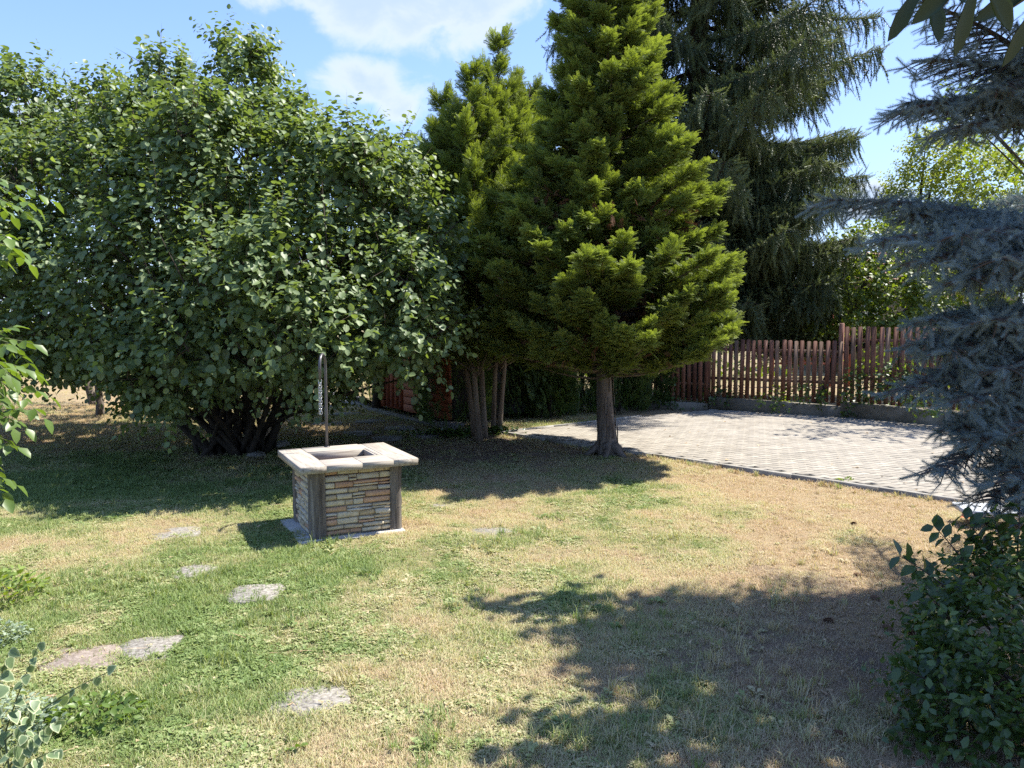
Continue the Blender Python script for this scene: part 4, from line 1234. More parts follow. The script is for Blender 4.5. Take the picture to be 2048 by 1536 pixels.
# tree whose shade falls on the far part of the paving
decid(np.array([12.0, 13.6, 0]), [(9.3, 14.6, 5.0, .9, .8, .55), (8.9, 14.2, 5.6, .8, .8, .45), (10.3, 14.4, 4.6, 1.0, .9, .7), (9.7, 14.9, 4.1, .8, .8, .6), (8.3, 14.3, 5.7, .55, .45, .3), (8.9, 13.7, 5.9, .6, .4, .3), (7.95, 13.7, 5.6, .45, .3, .22), (9.6, 13.2, 5.8, .6, .4, .35), (8.7, 14.9, 5.6, .6, .4, .3), (10.6, 13.6, 5.4, .9, .8, .6)],
      'leafy tree behind the blue-grey spruce whose shade falls on the paving', m_='decid', dens=7, lsize=.13, slen=.5, spacing=.08, up=.3, trunk_r=.05)
decid(np.array([-2.9, 16.3, 0]), [(-3.0, 15.6, 3.2, 1.4, 1.0, .9), (-4.4, 16.0, 3.3, 1.4, 1.0, .9), (-1.7, 15.8, 3.2, 1.3, 1.0, .9), (-.5, 16.4, 3.2, 1.2, 1.0, 1.0), (-5.8, 15.4, 3.4, 1.2, 1.0, .9), (-1.75, 14.1, 3.0, .8, .55, .7), (-2.2, 14.1, 2.35, .7, .5, .5), (-1.2, 14.4, 3.8, .7, .5, .6), (-2.5, 18.0, 3.2, 1.3, 1.0, .8), (-4.0, 18.4, 3.2, 1.3, 1.0, .8)],
      'added tree hidden behind the hazel, placed to shade the path to the shed', m_='decid', dens=12, lsize=.14, slen=.5, spacing=.07, up=.3, trunk_r=.1)  # unseen tree added to keep the sun off the path behind the well
# low shrubs beyond fence + distant ones
for (x, y, h, r, lab, m_) in ((5.0, 25, 2.2, 1.8, 'pale green bush at the back of the neighbouring garden below the spruce boughs', 'decid'), (8.4, 26, 3.0, 2.2, 'bushy green shrub at the back of the neighbouring garden under the tiled roof', 'decid'), (2.6, 24, 2.6, 1.8, 'bush at the back of the neighbouring garden hidden behind the big cypress', 'decid'),
                             (-5.3, 21.6, 1.7, 1.1, 'low dark bush at the far end of the path left of the white chair', 'ivy'), (-2.6, 21.0, 2.0, 1.1, 'low dark bush behind the shed at the far end of the path', 'ivy'), (-8.4, 24.0, 2.0, 1.6, 'dark bush far behind the hazel stems', 'ivy'),
                             (12.5, 25, 4.5, 2.8, 'tall bush at the back of the neighbouring garden behind the yellow-green tree', 'decid')):
    decid(np.array([x, y, 0.]), [(x, y, h * .4, r, 1.2, h * .42), (x + r * .5, y, h * .7, r * .6, .9, h * .32), (x - r * .5, y, h * .6, r * .6, .9, h * .3)], lab, m_=m_, dens=5, lsize=.2, slen=.5, spacing=.12, nm='garden_bush', cat='shrub', group='bushes at the back of the gardens', trunk_r=.06)

# ------------------------------------------------------------------ fence
fence = thing('picket_fence', (0, 0, 0), 'red-brown wooden picket fence on a concrete plinth along the far side of the paving', 'fence')


def picket_geo(h, w=.085, t=.022):
    prof = [(-w / 2, 0), (w / 2, 0), (w / 2, h - .02), (w * .36, h - .004), (w * .18, h), (-w * .18, h), (-w * .36, h - .004), (-w / 2, h - .02)]
    v = np.array([(x, -t / 2, z) for x, z in prof] + [(x, t / 2, z) for x, z in prof]); k = len(prof)
    f = [(i, (i + 1) % k, (i + 1) % k + k) for i in range(k)] + [(i, (i + 1) % k + k, i + k) for i in range(k)]
    f += [(0, i + 1, i) for i in range(1, k - 1)] + [(k, k + i, k + i + 1) for i in range(1, k - 1)]
    return v, np.array(f)[:, ::-1]


def bay(a, b, zp0, zp1, ztop, n_, skip_near=.0, plen=None, base=None):
    a, b = np.array(a, float), np.array(b, float); d = b - a; ln = np.linalg.norm(d); d /= ln; ang_ = math.atan2(d[1], d[0])
    nrm = np.array([d[1], -d[0]])                       # toward the paving
    h = ztop - (zp0 + zp1) / 2 - .03
    meshes = [npmesh('picket', *picket_geo(h + dz, wd), M[mm]) for dz, mm, wd in ((0, 'fence', .078), (.012, 'fence', .082), (-.01, 'fence_old', .076))]
    for i in range(n_):
        t = (i + .5) / n_; p = a + d * ln * t + nrm * .03
        z = ztop - h + (R.rand() - .5) * .02
        link('picket', meshes[(0, 1, 0, 2, 0, 1, 2)[R.randint(7)]], fence, (p[0], p[1], z), ((R.rand() - .5) * .02, (R.rand() - .5) * .022, ang_ + (R.rand() - .5) * .05))
    for zr in (.30, .80):
        z = zp0 + h * zr; v, f = box(ln, .04, .055)
        c = (a + b) / 2 - nrm * .005
        link('rail', npmesh('rail', v, f, M['fence_old']), fence, (c[0], c[1], z), (0, 0, ang_))
    # plinth block with sloping top
    hw = .10; sec = []
    for p, zt in ((a, zp0), (b, zp1)):
        for s, z in ((1, -.1), (1, zt - .01), (.88, zt), (-.88, zt), (-1, zt - .01), (-1, -.1)):
            q = p + nrm * hw * s; sec.append((q[0], q[1], z))
    f = [(i, (i + 1) % 6, (i + 1) % 6 + 6) for i in range(6)] + [(i, (i + 1) % 6 + 6, i + 6) for i in range(6)] + [(0, i + 1, i) for i in range(1, 5)] + [(6, 6 + i, 7 + i) for i in range(1, 5)]
    sec = np.array(sec); c0 = np.array([a[0], a[1], 0.])
    link('concrete_plinth', npmesh('concrete_plinth', sec - c0, np.array(f), M['plinth']), fence, c0)


def fpost(p, z1):
    v, f = box(.08, .08, z1 + .1, .01)
    link('fence_post', npmesh('fence_post', v, f, M['fence']), fence, (p[0], p[1], -.1), (0, 0, -.6))


A0 = (4.16, 16.02); A1 = (6.36, 14.70); A2 = (9.9, 11.35)
bay((2.0, 17.15), (4.14, 16.06), .16, .16, 1.42, 20)
bay(A0, A1, .31, .245, 1.50, 22)
bay(A1, (8.15, 13.05), .345, .27, 1.77, 20)
bay((8.16, 13.04), A2, .30, .25, 1.77, 20)
fpost((4.13, 16.10), 1.57); fpost((6.33, 14.78), 1.84); fpost((8.16, 13.14), 1.84)

# ivy and vine on the fence foot
for (px_, py_, Y, r, rz, lab, m_) in ((1440, 790, 15.9, .28, .10, 'dark ivy along the plinth foot at the left end of the fence', 'ivy'), (1545, 800, 15.25, .26, .10, 'yellow-green vine shoot hanging over the middle of the plinth', 'lime'), (1620, 785, 14.85, .22, .16, 'small vine climbing the pickets left of the tall post', 'ivy'),
                                      (1720, 770, 14.25, .32, .28, 'dark green creeper at the foot of the pickets right of the tall post', 'ivy'), (1790, 760, 13.8, .3, .3, 'leafy creeper among the pickets farther right along the fence', 'ivy'), (1850, 800, 13.3, .35, .2, 'yellowish creeper on the plinth behind the blue-grey spruce', 'lime'),
                                      (1345, 800, 16.4, .4, .2, 'ivy mass at the far left foot of the fence by the hedge', 'ivy'), (1690, 815, 14.45, .14, .08, 'little vine hanging at the plinth joint', 'ivy')):
    p = P(px_, py_, Y); c = thing('fence_vine', (p[0], p[1], .2), lab, 'climbing plant', 'climbers on the fence foot')
    B, D, S = lobe_shoots([tuple(p) + (r, .14, rz), (p[0] + r * .5, p[1] - .15 * r, p[2] - rz * .4, r * .6, .12, rz * .8)], 60, .2, up=.1)
    V, F, T = leafy(B, D, S, LK, .085, .05, out=.8, droop=.3)
    part('leaves', V, F, M[m_], c, T)
    q = np.arange(0, len(B), 3)
    V, F = stamp(TT_[0], TT_[1], B[q] - D[q] * .1, D[q], rdir(len(q)), .25); part('stems', V, F, M['twig'], c, kind='stuff')
# thicket behind the pickets
for (x, y, r, h, lab) in ((4.6, 17.0, .7, .35, 'low green undergrowth behind the left part of the fence'), (6.0, 16.2, .7, .4, 'low green undergrowth behind the middle of the fence'), (7.6, 15.0, .7, .75, 'dark bush behind the pickets right of the tall post'), (8.8, 14.2, .7, .8, 'dark bush behind the fence farthest right')):
    decid(np.array([x, y, 0.]), [(x, y, h * .6, r, .4, h * .6)], lab, dens=22, lsize=.1, slen=.25, spacing=.07, nm='fence_shrub', cat='shrub', group='undergrowth behind the fence', trunk_r=.02)

# ------------------------------------------------------------------ red lattice arbour in the neighbouring garden
arb = thing('lattice_arbour', (7.3, 21.5, 0), 'red-painted garden arbour with diamond lattice beyond the picket fence', 'arbour')
ax0 = P(1545, 700, 22)[0]; ax1 = P(1700, 700, 22)[0]
def wbox(name, c, sx, sy, sz, m_, parent, rz=0, bev=.004):
    v, f = box(sx, sy, sz, bev); v = rot2(v, rz) + np.array(c)
    return part(name, v, f, m_, parent)
for xx in (ax0, (ax0 + ax1) / 2 - .45, (ax0 + ax1) / 2 + .55, ax1):
    wbox('post', (xx, 22, -.05), .09, .09, 2.15 if xx != ax1 else 1.75, M['lattice'], arb)
ztop_ = P(1600, 674, 22)[2]; zbot_ = P(1600, 708, 22)[2]
wbox('top_rail', ((ax0 + ax1) / 2, 22, ztop_), ax1 - ax0 + .3, .07, .05, M['lattice'], arb)
wbox('bottom_rail', ((ax0 + ax1) / 2, 22, zbot_ - .3), ax1 - ax0, .05, .05, M['lattice'], arb)
xs = np.arange(ax0 - .8, ax1, .13)
hgt = ztop_ - zbot_ + .25
for xi in xs:
    for s in (1, -1):
        xa, xb = (xi, xi + hgt) if s > 0 else (xi + hgt, xi)
        za, zb = zbot_ - .25, ztop_
        if s > 0:
            t0 = max(0, (ax0 - xa) / hgt); t1 = min(1, (ax1 - xa) / hgt)
        else:
            t0 = max(0, (xa - ax1) / hgt); t1 = min(1, (xa - ax0) / hgt)
        if t1 - t0 < .1: continue
        p0 = np.array([xa + (xb - xa) * t0, 22 + .012 * s, za + (zb - za) * t0]); p1 = np.array([xa + (xb - xa) * t1, 22 + .012 * s, za + (zb - za) * t1])
        V, F = tube([p0, p1], [.018, .018], 4); part('lattice_slat', V, F, M['lattice'], arb)
wbox('hanging_cloth', (P(1672, 700, 21.9)[0], 21.9, P(1672, 706, 21.9)[2]), .16, .03, .42, surf('faded_red_cloth', [(0.5, 0.2, 0.18), (0.6, 0.32, 0.28)], 8, .9, .2), arb)

# ------------------------------------------------------------------ neighbour's house: roof shows between the branches
hs = thing('neighbour_house', (9.0, 27.5, 0), 'house with a faded red tiled roof behind the trees on the right', 'house')
ry0 = 27.0; hx0, hx1 = P(1650, 510, ry0)[0], P(1650, 510, ry0)[0] + 7.5
ze = P(1700, 562, ry0)[2]; zr = ze + 1.2
wbox('wall', ((hx0 + hx1) / 2, ry0 + 2.6, 0), hx1 - hx0 - 1.0, 4.6, ze, surf('brown_render', [(0.22, 0.17, 0.12), (0.30, 0.24, 0.18)], 3, .9, .2), hs)
# two roof slopes
def quad(name, pts_, m_, parent): 
    return part(name, pts_, [(0, 1, 2), (0, 2, 3)], m_, parent)
quad('roof', [(hx0, ry0 + .02, ze - .02), (hx1, ry0 + .02, ze - .02), (hx1, ry0 + 2.6, zr - .02), (hx0 + 2.4, ry0 + 2.6, zr - .02)], M['tile'], hs)
quad('roof', [(hx1, ry0 + 5.2, ze - .02), (hx0, ry0 + 5.2, ze - .02), (hx0 + 2.4, ry0 + 2.6, zr - .02), (hx1, ry0 + 2.6, zr - .02)], M['tile'], hs)
part('roof', [(hx0, ry0 + 5.2, ze - .02), (hx0, ry0 + .02, ze - .02), (hx0 + 2.4, ry0 + 2.6, zr - .02)], [(0, 1, 2)], M['tile'], hs)
slope = math.atan2(zr - ze, 2.6)
tv, tf = box(.30, .40, .02, .006)
tme = npmesh('tile', tv, tf, M['tile'])
rows = 9
for r_ in range(rows):
    for k in range(int((hx1 - hx0) / .31)):
        if .15 + k * .31 < (.12 + r_ * .29) * 2.4 / 2.6 + .1: continue
        yy = ry0 + .12 + r_ * .29; zz_ = ze + (yy - ry0) * (zr - ze) / 2.6 + .012
        link('tile', tme, hs, np.array([hx0 + .15 + k * .31, yy, zz_]) - np.array(hs.location), (slope - .05, 0, 0))
for wx in (1.6, 4.4):
    wbox('window', (hx0 + wx, ry0 + .285, ze - 1.7), 1.1, .05, 1.1, M['white'], hs)

# ------------------------------------------------------------------ shed and path in the shade
sh0 = G(748, 816); sh1 = G(868, 842)
dv = sh1[:2] - sh0[:2]; dl = np.linalg.norm(dv); dv /= dl; sa = math.atan2(dv[1], dv[0]); nv = np.array([-dv[1], dv[0]])   # nv points away from the path
if nv[1] < 0: nv = -nv
shed = thing('garden_shed', (sh0[0], sh0[1], 0), 'red-brown log garden shed in deep shade at the end of the path', 'shed')
SL, SD, SH = 3.2, 2.6, 2.25
def sloc(s, t, z): return np.array([sh0[0] + dv[0] * s + nv[0] * t, sh0[1] + dv[1] * s + nv[1] * t, z])
def sbox(name, s, t, z, ls, lt, lz, m_, sub=None):
    v, f = box(ls, lt, lz, .006); v = rot2(v, sa); v = v + sloc(s, t, z)
    o = part(name, v, f, m_, shed)
    if sub is not None: o.parent = sub
    return o
sbox('core_wall', SL / 2, SD / 2, .1, SL - .1, SD - .1, SH - .12, M['shed_dark'])
lh = .15
for i in range(15):
    for (s0, s1) in (((.0, .52), (1.42, SL)) if i < 13 else ((.0, SL),)):
        ls = s1 - s0
        sbox('log_board', (s0 + s1) / 2, .02, .08 + i * lh, ls, .07, lh - .012, M['shed'])
    sbox('log_board', .02, SD / 2 + .04, .08 + i * lh, .07, SD - .1, lh - .012, M['shed'])
door = sbox('door', .97, .045, .08, .84, .05, 1.95, M['shed_door'])
for k in range(4): sbox('door_board', .97 - .30 + k * .2, .012, .12, .185, .02, 1.15, M['shed_door'], door)
sbox('handle', .62, -.02, 1.02, .03, .04, .14, M['steel'], door)
sbox('door_window', .97, .012, 1.35, .62, .02, .52, M['dimglass'], door)
sbox('window_frame', .97, -.005, 1.31, .70, .02, .04, M['white'], door); sbox('window_frame', .97, -.005, 1.87, .70, .02, .04, M['white'], door)
sbox('window_bar', .97, -.006, 1.355, .03, .018, .51, M['white'], door)
for sg in (-1, 1):
    v = np.array([sloc(-.25, -.35 if sg < 0 else SD + .35, SH - .05), sloc(SL + .25, -.35 if sg < 0 else SD + .35, SH - .05), sloc(SL + .25, SD / 2, SH + .65), sloc(-.25, SD / 2, SH + .65)])
    v2 = v + (0, 0, .06); part('roof', np.r_[v, v2], [(0, 1, 2), (0, 2, 3), (4, 6, 5), (4, 7, 6), (0, 5, 1), (0, 4, 5), (0, 3, 7), (0, 7, 4), (1, 5, 6), (1, 6, 2)], M['shed_dark'], shed)
for s_ in (0., SL):
    part('gable', [sloc(s_, .02, SH - .05), sloc(s_, SD - .02, SH - .05), sloc(s_, SD / 2, SH + .62)], [(0, 1, 2)], M['shed'], shed)
# raised walk before the shed and old path slabs
V, F = prism([G(640, 786)[:2], G(700, 812)[:2], G(800, 838)[:2], G(905, 862)[:2], G(930, 850)[:2], G(868, 840)[:2], G(750, 815)[:2], G(700, 785)[:2]], -.05, .035, .004)
walk = link('path', npmesh('path', V, F, M['darkpath']), kind='structure')
for i, (px_, py_, a_, b_) in enumerate(((690, 830, .55, .4), (740, 845, .5, .42), (800, 858, .5, .4), (655, 850, .5, .42), (715, 868, .45, .4), (640, 815, .5, .45), (775, 878, .45, .35), (850, 872, .45, .35), (700, 800, .4, .4))):
    g_ = G(px_, py_); r0 = .3 + (R.rand() - .5) * .2
    poly = [(a_ * .5 * math.cos(t) * (.9 + .15 * R.rand()) * 1.25, b_ * .5 * math.sin(t) * (.9 + .15 * R.rand()) * 1.25) for t in np.linspace(.4, .4 + 6.283, 7)[:-1]]
    V, F = prism(poly, -.05, .03, .008)
    link('path_slab', npmesh('path_slab', V, F, M['darkpath']), walk, (g_[0], g_[1], 0.0), (0, 0, r0))

# white plastic chair beyond
cc = G(733, 773); ch = thing('garden_chair', cc, 'white plastic garden chair seen through the gap left of the shed', 'chair')
def cbox(nm, c, sx, sy, sz): return wbox(nm, cc + np.array(c), sx, sy, sz, M['white'], ch)
for x_ in (-.2, .2):
    for y_ in (-.2, .2): cbox('leg', (x_, y_, 0), .04, .04, .42)
cbox('seat', (0, 0, .42), .46, .44, .03)
for x_ in (-.19, -.065, .065, .19): cbox('back_slat', (x_, .2, .45), .07, .025, .40)
cbox('back_rail', (0, .2, .85), .48, .03, .07)
for x_ in (-.22, .22): cbox('armrest', (x_, 0, .64), .05, .42, .03)

# ------------------------------------------------------------------ the stone well
FL = np.array([-1.763, 6.315]); wa = math.atan2(U[1], U[0])
well = thing('stone_well', (FL[0], FL[1], 0), 'square stone-clad garden well with timber corner posts and a thick plank top', 'well', rotz=wa)
ZT, TH = .671, .060
OV = .105
def wl(name, V, F, m_, label=None, tone=None):
    o = link(name, npmesh(name, V, F, m_, tone), well, label=label); return o
def lbox(name, x0, x1, y0, y1, z0, z1, m_, bev=.004, wob=0.0, origin=True):
    v, f = box(x1 - x0, y1 - y0, z1 - z0, bev)
    if wob: v = v + (R.rand(*v.shape) - .5) * wob
    o = link(name, npmesh(name, v, f, m_), well, ((x0 + x1) / 2, (y0 + y1) / 2, z0)); return o
BX0, BX1, BY0, BY1 = OV, 1.04 - OV - .02, OV, 1.0 - OV - .02
o0, o1, p0_, p1_ = .22, .77, .315, .745
lbox('concrete_pad', BX0 - .11, BX1 + .02, BY0 - .05, BY1 + .05, -.06, .016, M['pad'], .008)
PW = .125
for (x, y) in ((BX0, BY0), (BX1 - PW * .8, BY0), (BX0, BY1 - PW), (BX1 - PW, BY1 - PW)):
    pw = PW * .8 if (x > .5 and y < .5) else PW
    n_s = 10; ring = []
    for k in range(n_s):                                # hewn post: slightly uneven section up its height
        z = .022 + (ZT - TH - .024) * k / (n_s - 1)
        for (ax_, ay_) in ((0, 0), (.5, -.02), (1, 0), (1.02, .5), (1, 1), (.5, 1.02), (0, 1), (-.02, .5)):
            ring.append((x + ax_ * pw + (R.rand() - .5) * .006, y + ay_ * pw + (R.rand() - .5) * .006, z))
    f = []
    for k in range(n_s - 1):
        for q in range(8):
            a, b = k * 8 + q, k * 8 + (q + 1) % 8; f += [(a, b, b + 8), (a, b + 8, a + 8)]
    wl('corner_post', np.array(ring), np.array(f), M['postz'])
# masonry core behind the cladding
lbox('core', BX0 + .03, BX1 - .03, BY0 + .035, BY1 - .03, .0, ZT - TH - .22, surf('mortar', [(0.16, 0.14, 0.11), (0.26, 0.23, 0.18)], 20, .95, .3), 0)
for (x0, x1, y0, y1) in ((BX0 + .03, BX1 - .03, BY0 + .035, BY0 + .09), (BX0 + .03, BX0 + .1, BY0 + .091, BY1 - .1), (BX1 - .1, BX1 - .03, BY0 + .091, BY1 - .1), (BX0 + .03, BX1 - .03, BY1 - .099, BY1 - .03)):
    lbox('core', x0, x1, y0, y1, ZT - TH - .219, ZT - TH - .002, M['water'], 0)
# cladding stones
def clad(x0, x1, face, seed):
    r = np.random.RandomState(seed); z = .028; zmax = ZT - TH - .004
    tilt = .0
    while z < zmax - .012:
        hh = min(.038 + .026 * r.rand(), zmax - z)
        if zmax - (z + hh) < .014: hh = zmax - z
        x = x0
        while x < x1 - .01:
            ll = .07 + .17 * r.rand()
            if x1 - (x + ll) < .05: ll = x1 - x
            # a course piece is either one stone or two thin ones
            subs = [(z, hh)] if (hh < .050 or r.rand() < .72) else [(z, hh * .45), (z + hh * .45, hh * .55)]
            for (zs_, hs_) in subs:
                g = .0022; d = .011 + .023 * r.rand()
                k = 6
                xs_ = [x + g, x + g + (ll - 2 * g) * .5, x + ll - g]
                sh_ = (r.rand() - .5) * .008; bot = [zs_ + g + r.rand() * .004 + max(0, sh_ * (k_ - 1)) for k_ in range(3)]; top = [zs_ + hs_ - g * .6 - r.rand() * .005 + min(0, sh_ * (k_ - 1)) for k_ in range(3)]
                fr = [(xx, b_) for xx, b_ in zip(xs_, bot)] + [(xx, t_) for xx, t_ in zip(xs_[::-1], top[::-1])]
                cxx = np.mean([q[0] for q in fr]); czz = np.mean([q[1] for q in fr])
                V = [(q[0], 0.0, q[1]) for q in fr] + [(q[0] + (cxx - q[0]) * .02, -d * .8 + (r.rand() - .5) * .003, q[1] + (czz - q[1]) * .12) for q in fr] + \
                    [(q[0] + (cxx - q[0]) * (.10 + .1 * r.rand()), -d - r.rand() * .005, q[1] + (czz - q[1]) * .35) for q in fr]
                F = []
                for rr_ in range(2):
                    for q in range(6):
                        a, b = rr_ * 6 + q, rr_ * 6 + (q + 1) % 6; F += [(a, b, b + 6), (a, b + 6, a + 6)]
                F += [(12, 13, 16), (12, 16, 17), (13, 14, 15), (13, 15, 16)]
                V = np.array(V)
                u_ = r.rand(); mi = 0 if u_ < .40 else 1 if u_ < .64 else 2 if u_ < .84 else 3
                if face == 'front': V[:, 1] += BY0 + .034
                else:
                    V = np.c_[V[:, 1] + BX0 + .030, V[:, 0], V[:, 2]]; F = [(a, c_, b) for a, b, c_ in F]
                wl('stone', V, np.array(F), stone_m[mi])
            x += ll
        z += hh
clad(BX0 + PW - .002, BX1 - PW * .8 + .004, 'front', 5)
clad(BY0 + PW - .002, BY1 - PW + .002, 'left', 9)
# plank top, a frame round the opening
lbox('top_board', 0, o0, 0, 1.0, ZT - TH, ZT, M['boardy'], .004, .002)
lbox('top_board', o1 + .045, 1.04, 0, 1.0, ZT - TH, ZT - .001, M['boardy'], .004, .002)
lbox('top_board', o0 + .0015, .531, 0.001, p0_, ZT - TH + .001, ZT - .002, M['boardx'], .003, .002)
lbox('top_board', .5325, o1 + .042, 0.0, p0_ - .003, ZT - TH, ZT, M['boardx'], .003, .002)
lbox('top_board', o1, o1 + .042, p0_ + .001, 1.0, ZT - TH, ZT - .002, M['boardy'], .004, .002)
lbox('top_board', o0 + .003, o1 - .003, p1_, 1.0, ZT - TH + .001, ZT + .001, M['boardx'], .003, .002)
# boxed rim of the opening
for (x0, x1, y0, y1, m_) in ((o0 + .001, o1 - .001, p1_ - .018, p1_ - .001, 'boardx'), (o1 - .018, o1 - .001, p0_ + .001, p1_ - .02, 'boardy'), (o0 + .002, o0 + .018, p0_ + .001, p1_ - .02, 'boardy'), (o0 + .02, o1 - .02, p0_ + .001, p0_ + .018, 'boardx')):
    lbox('opening_trim', x0, x1, y0, y1, ZT - TH - .06, ZT - .008, M[m_], .002)
lbox('well_cover', o0 + .019, o1 - .019, p0_ + .019, p1_ - .019, ZT - .115, ZT - .10, M['water'], .002)
# pole with hook (world coords -> local)
pb_ = np.array([-1.795, 7.375])
def loc2(p):
    q = np.array(p[:2]) - FL; return (q @ U, q @ W)
hx_ = np.array([.004, -.235]); ztip = 1.588
pp_ = [(pb_[0], pb_[1], ZT + .002), (pb_[0], pb_[1], 1.0), (pb_[0], pb_[1], ztip - .13)]
for t in np.linspace(.15, math.pi, 12):
    pp_.append((pb_[0] + hx_[0] * (1 - math.cos(t)) / 2, pb_[1] + hx_[1] * (1 - math.cos(t)) / 2, ztip - .13 + .118 * math.sin(t)))
pp_.append((pb_[0] + hx_[0], pb_[1] + hx_[1], 1.345))
pl_ = np.array([(*loc2(p), p[2]) for p in pp_])
V, F = tube(pl_, .0138, 12); o = wl('hooked_pole', V, F, M['steel']); o.data.polygons.foreach_set('use_smooth', np.ones(len(F), bool))
V, F = tube([(pl_[0][0], pl_[0][1], ZT + .001), (pl_[0][0], pl_[0][1], ZT + .008)], .028, 14); wl('base_flange', V, F, M['steel'])
# chain
he = pp_[-1]
chain = thing('chain', he, 'short galvanised chain hanging from the hooked pole of the well', 'chain')
def torus(a, b, r, n1=12, n2=5):
    V = []; F = []
    for i in range(n1):
        t = i / n1 * 6.283; cx_, cz_ = math.cos(t) * a, math.sin(t) * b; nx_, nz_ = math.cos(t), math.sin(t)
        for j in range(n2):
            s = j / n2 * 6.283; V.append((cx_ + nx_ * r * math.cos(s), r * math.sin(s), cz_ + nz_ * r * math.cos(s)))
    for i in range(n1):
        for j in range(n2):
            a_, b_ = i * n2 + j, ((i + 1) % n1) * n2 + j; c_, d_ = i * n2 + (j + 1) % n2, ((i + 1) % n1) * n2 + (j + 1) % n2
            F += [(a_, b_, d_), (a_, d_, c_)]
    return np.array(V), np.array(F)
tv_, tf_ = torus(.0085, .0165, .0030); cme = npmesh('chain_link', tv_, tf_, M['zinc'], smooth=True)
tv_, tf_ = torus(.016, .020, .0032); link('shackle', npmesh('shackle', tv_, tf_, M['zinc'], smooth=True), chain, (0, 0, -.010))
zc = -.040
for i in range(24):                                    # the chain is doubled: two strands side by side
    s = -1 if i < 12 else 1; k = i % 12
    link('chain_link', cme, chain, (s * .0075, 0, zc - k * .0245), (0, (R.rand() - .5) * .2, (0 if k % 2 else math.pi / 2) + s * .5))

# ------------------------------------------------------------------ stepping stones
for s, c in zip(STEPS, step_c):
    k = 14; poly = []
    for t in np.linspace(0, 2 * math.pi, k, endpoint=False):
        e = 5.0; cx_, sy_ = math.cos(t), math.sin(t); rr_ = (abs(cx_) ** e + abs(sy_) ** e) ** (-1 / e)
        poly.append((s[2] * rr_ * cx_ * (1 + .04 * (R.rand() - .5)), s[3] * rr_ * sy_ * (1 + .04 * (R.rand() - .5))))
    poly = [(x_ * (.93 + .16 * R.rand()), y_ * (.93 + .16 * R.rand())) for x_, y_ in poly]
    V, F = prism(poly, -.05, .016, .006)
    z = float(height(c[0], c[1])) - .016
    link('stepping_stone', npmesh('stepping_stone', V, F, M[s[5]]), None, (c[0], c[1], z + .004), ((R.rand() - .5) * .03, (R.rand() - .5) * .03, s[4]), label=s[6], cat='stepping stone', group='stepping stones in the lawn')

# ------------------------------------------------------------------ small things on the ground
def cone_geo(s):
    acc = Acc()
    k = 60
    t = np.arange(k) / k; a = t * k * 2.4; rr_ = .28 * np.sin(np.clip(t * 1.05 + .08, 0, 1) * math.pi) ** .7
    pos = np.c_[np.cos(a) * rr_ * .5, t, np.sin(a) * rr_ * .5] * s
    d = norm(np.c_[np.cos(a), np.full(k, .55), np.sin(a)]); nn = norm(np.c_[-np.cos(a) * .3, np.ones(k), -np.sin(a) * .3])
    V, F = stamp(np.array([(0, 0, 0), (-.45, .6, .05), (0, 1, .1), (.45, .6, .05), (0, .5, -.12)]), np.array([(0, 1, 4), (1, 2, 4), (2, 3, 4), (3, 0, 4)]), pos, d, nn, .30 * s)
    V[:, 2] += .14 * s
    return V, F
cv_, cf_ = cone_geo(.062); cone_me = npmesh('pine_cone', cv_, cf_, M['cone'])
for (px_, py_, a_, lab) in ((1757, 1205, .2, 'brown pine cone on the edge of the shade near the privet'), (1727, 1156, .9, 'pine cone in a small clump of needles on the sunny straw'), (1668, 1246, 1.6, 'dark pine cone lying in shade left of the other cones'),
                            (1785, 1266, .4, 'pine cone in shade just beside the privet leaves'), (1712, 1050, 2.0, 'small reddish pine cone far up on the dry lawn'), (1695, 1478, 1.2, 'pine cone on bare soil at the bottom of the lawn'), (1825, 1270, 2.6, 'pine cone half under the privet')):
    g_ = G(px_, py_); link('pine_cone', cone_me, None, (g_[0], g_[1], height(g_[0], g_[1]) + .004), (0, .1, a_), label=lab, cat='pine cone', group='pine cones on the lawn')
g_ = G(1937, 1041)
V, F = stamp(LO[0], LO[1], np.array([[0, 0, .02]]), np.array([[1., .2, .1]]), np.array([[0, -.3, 1.]]), .16)
link('dry_leaf', npmesh('dry_leaf', V, F, M['orange']), None, (g_[0] - .08, g_[1], .01), label='curled orange dry leaf on the straw below the pale bench board', cat='leaf')
# pale bench board at the right
g_ = G(1932, 1022, .16)
bench = thing('low_bench', (g_[0] + .5, g_[1] - .1, 0), 'low pale grey bench board half hidden by the blue-grey spruce', 'bench')
v, f = box(1.25, .36, .045, .006); v = rot2(v, -.20) + np.array([g_[0] + .62, g_[1] + .0, .13]); part('bench_board', v, f, M['benchtop'], bench)
for k in (.25, 1.0):
    v, f = box(.05, .30, .13, .003); v = rot2(v, -.20) + np.array([g_[0] + k, g_[1] + (.62 - k) * .2, 0]); part('leg', v, f, M['black'], bench)
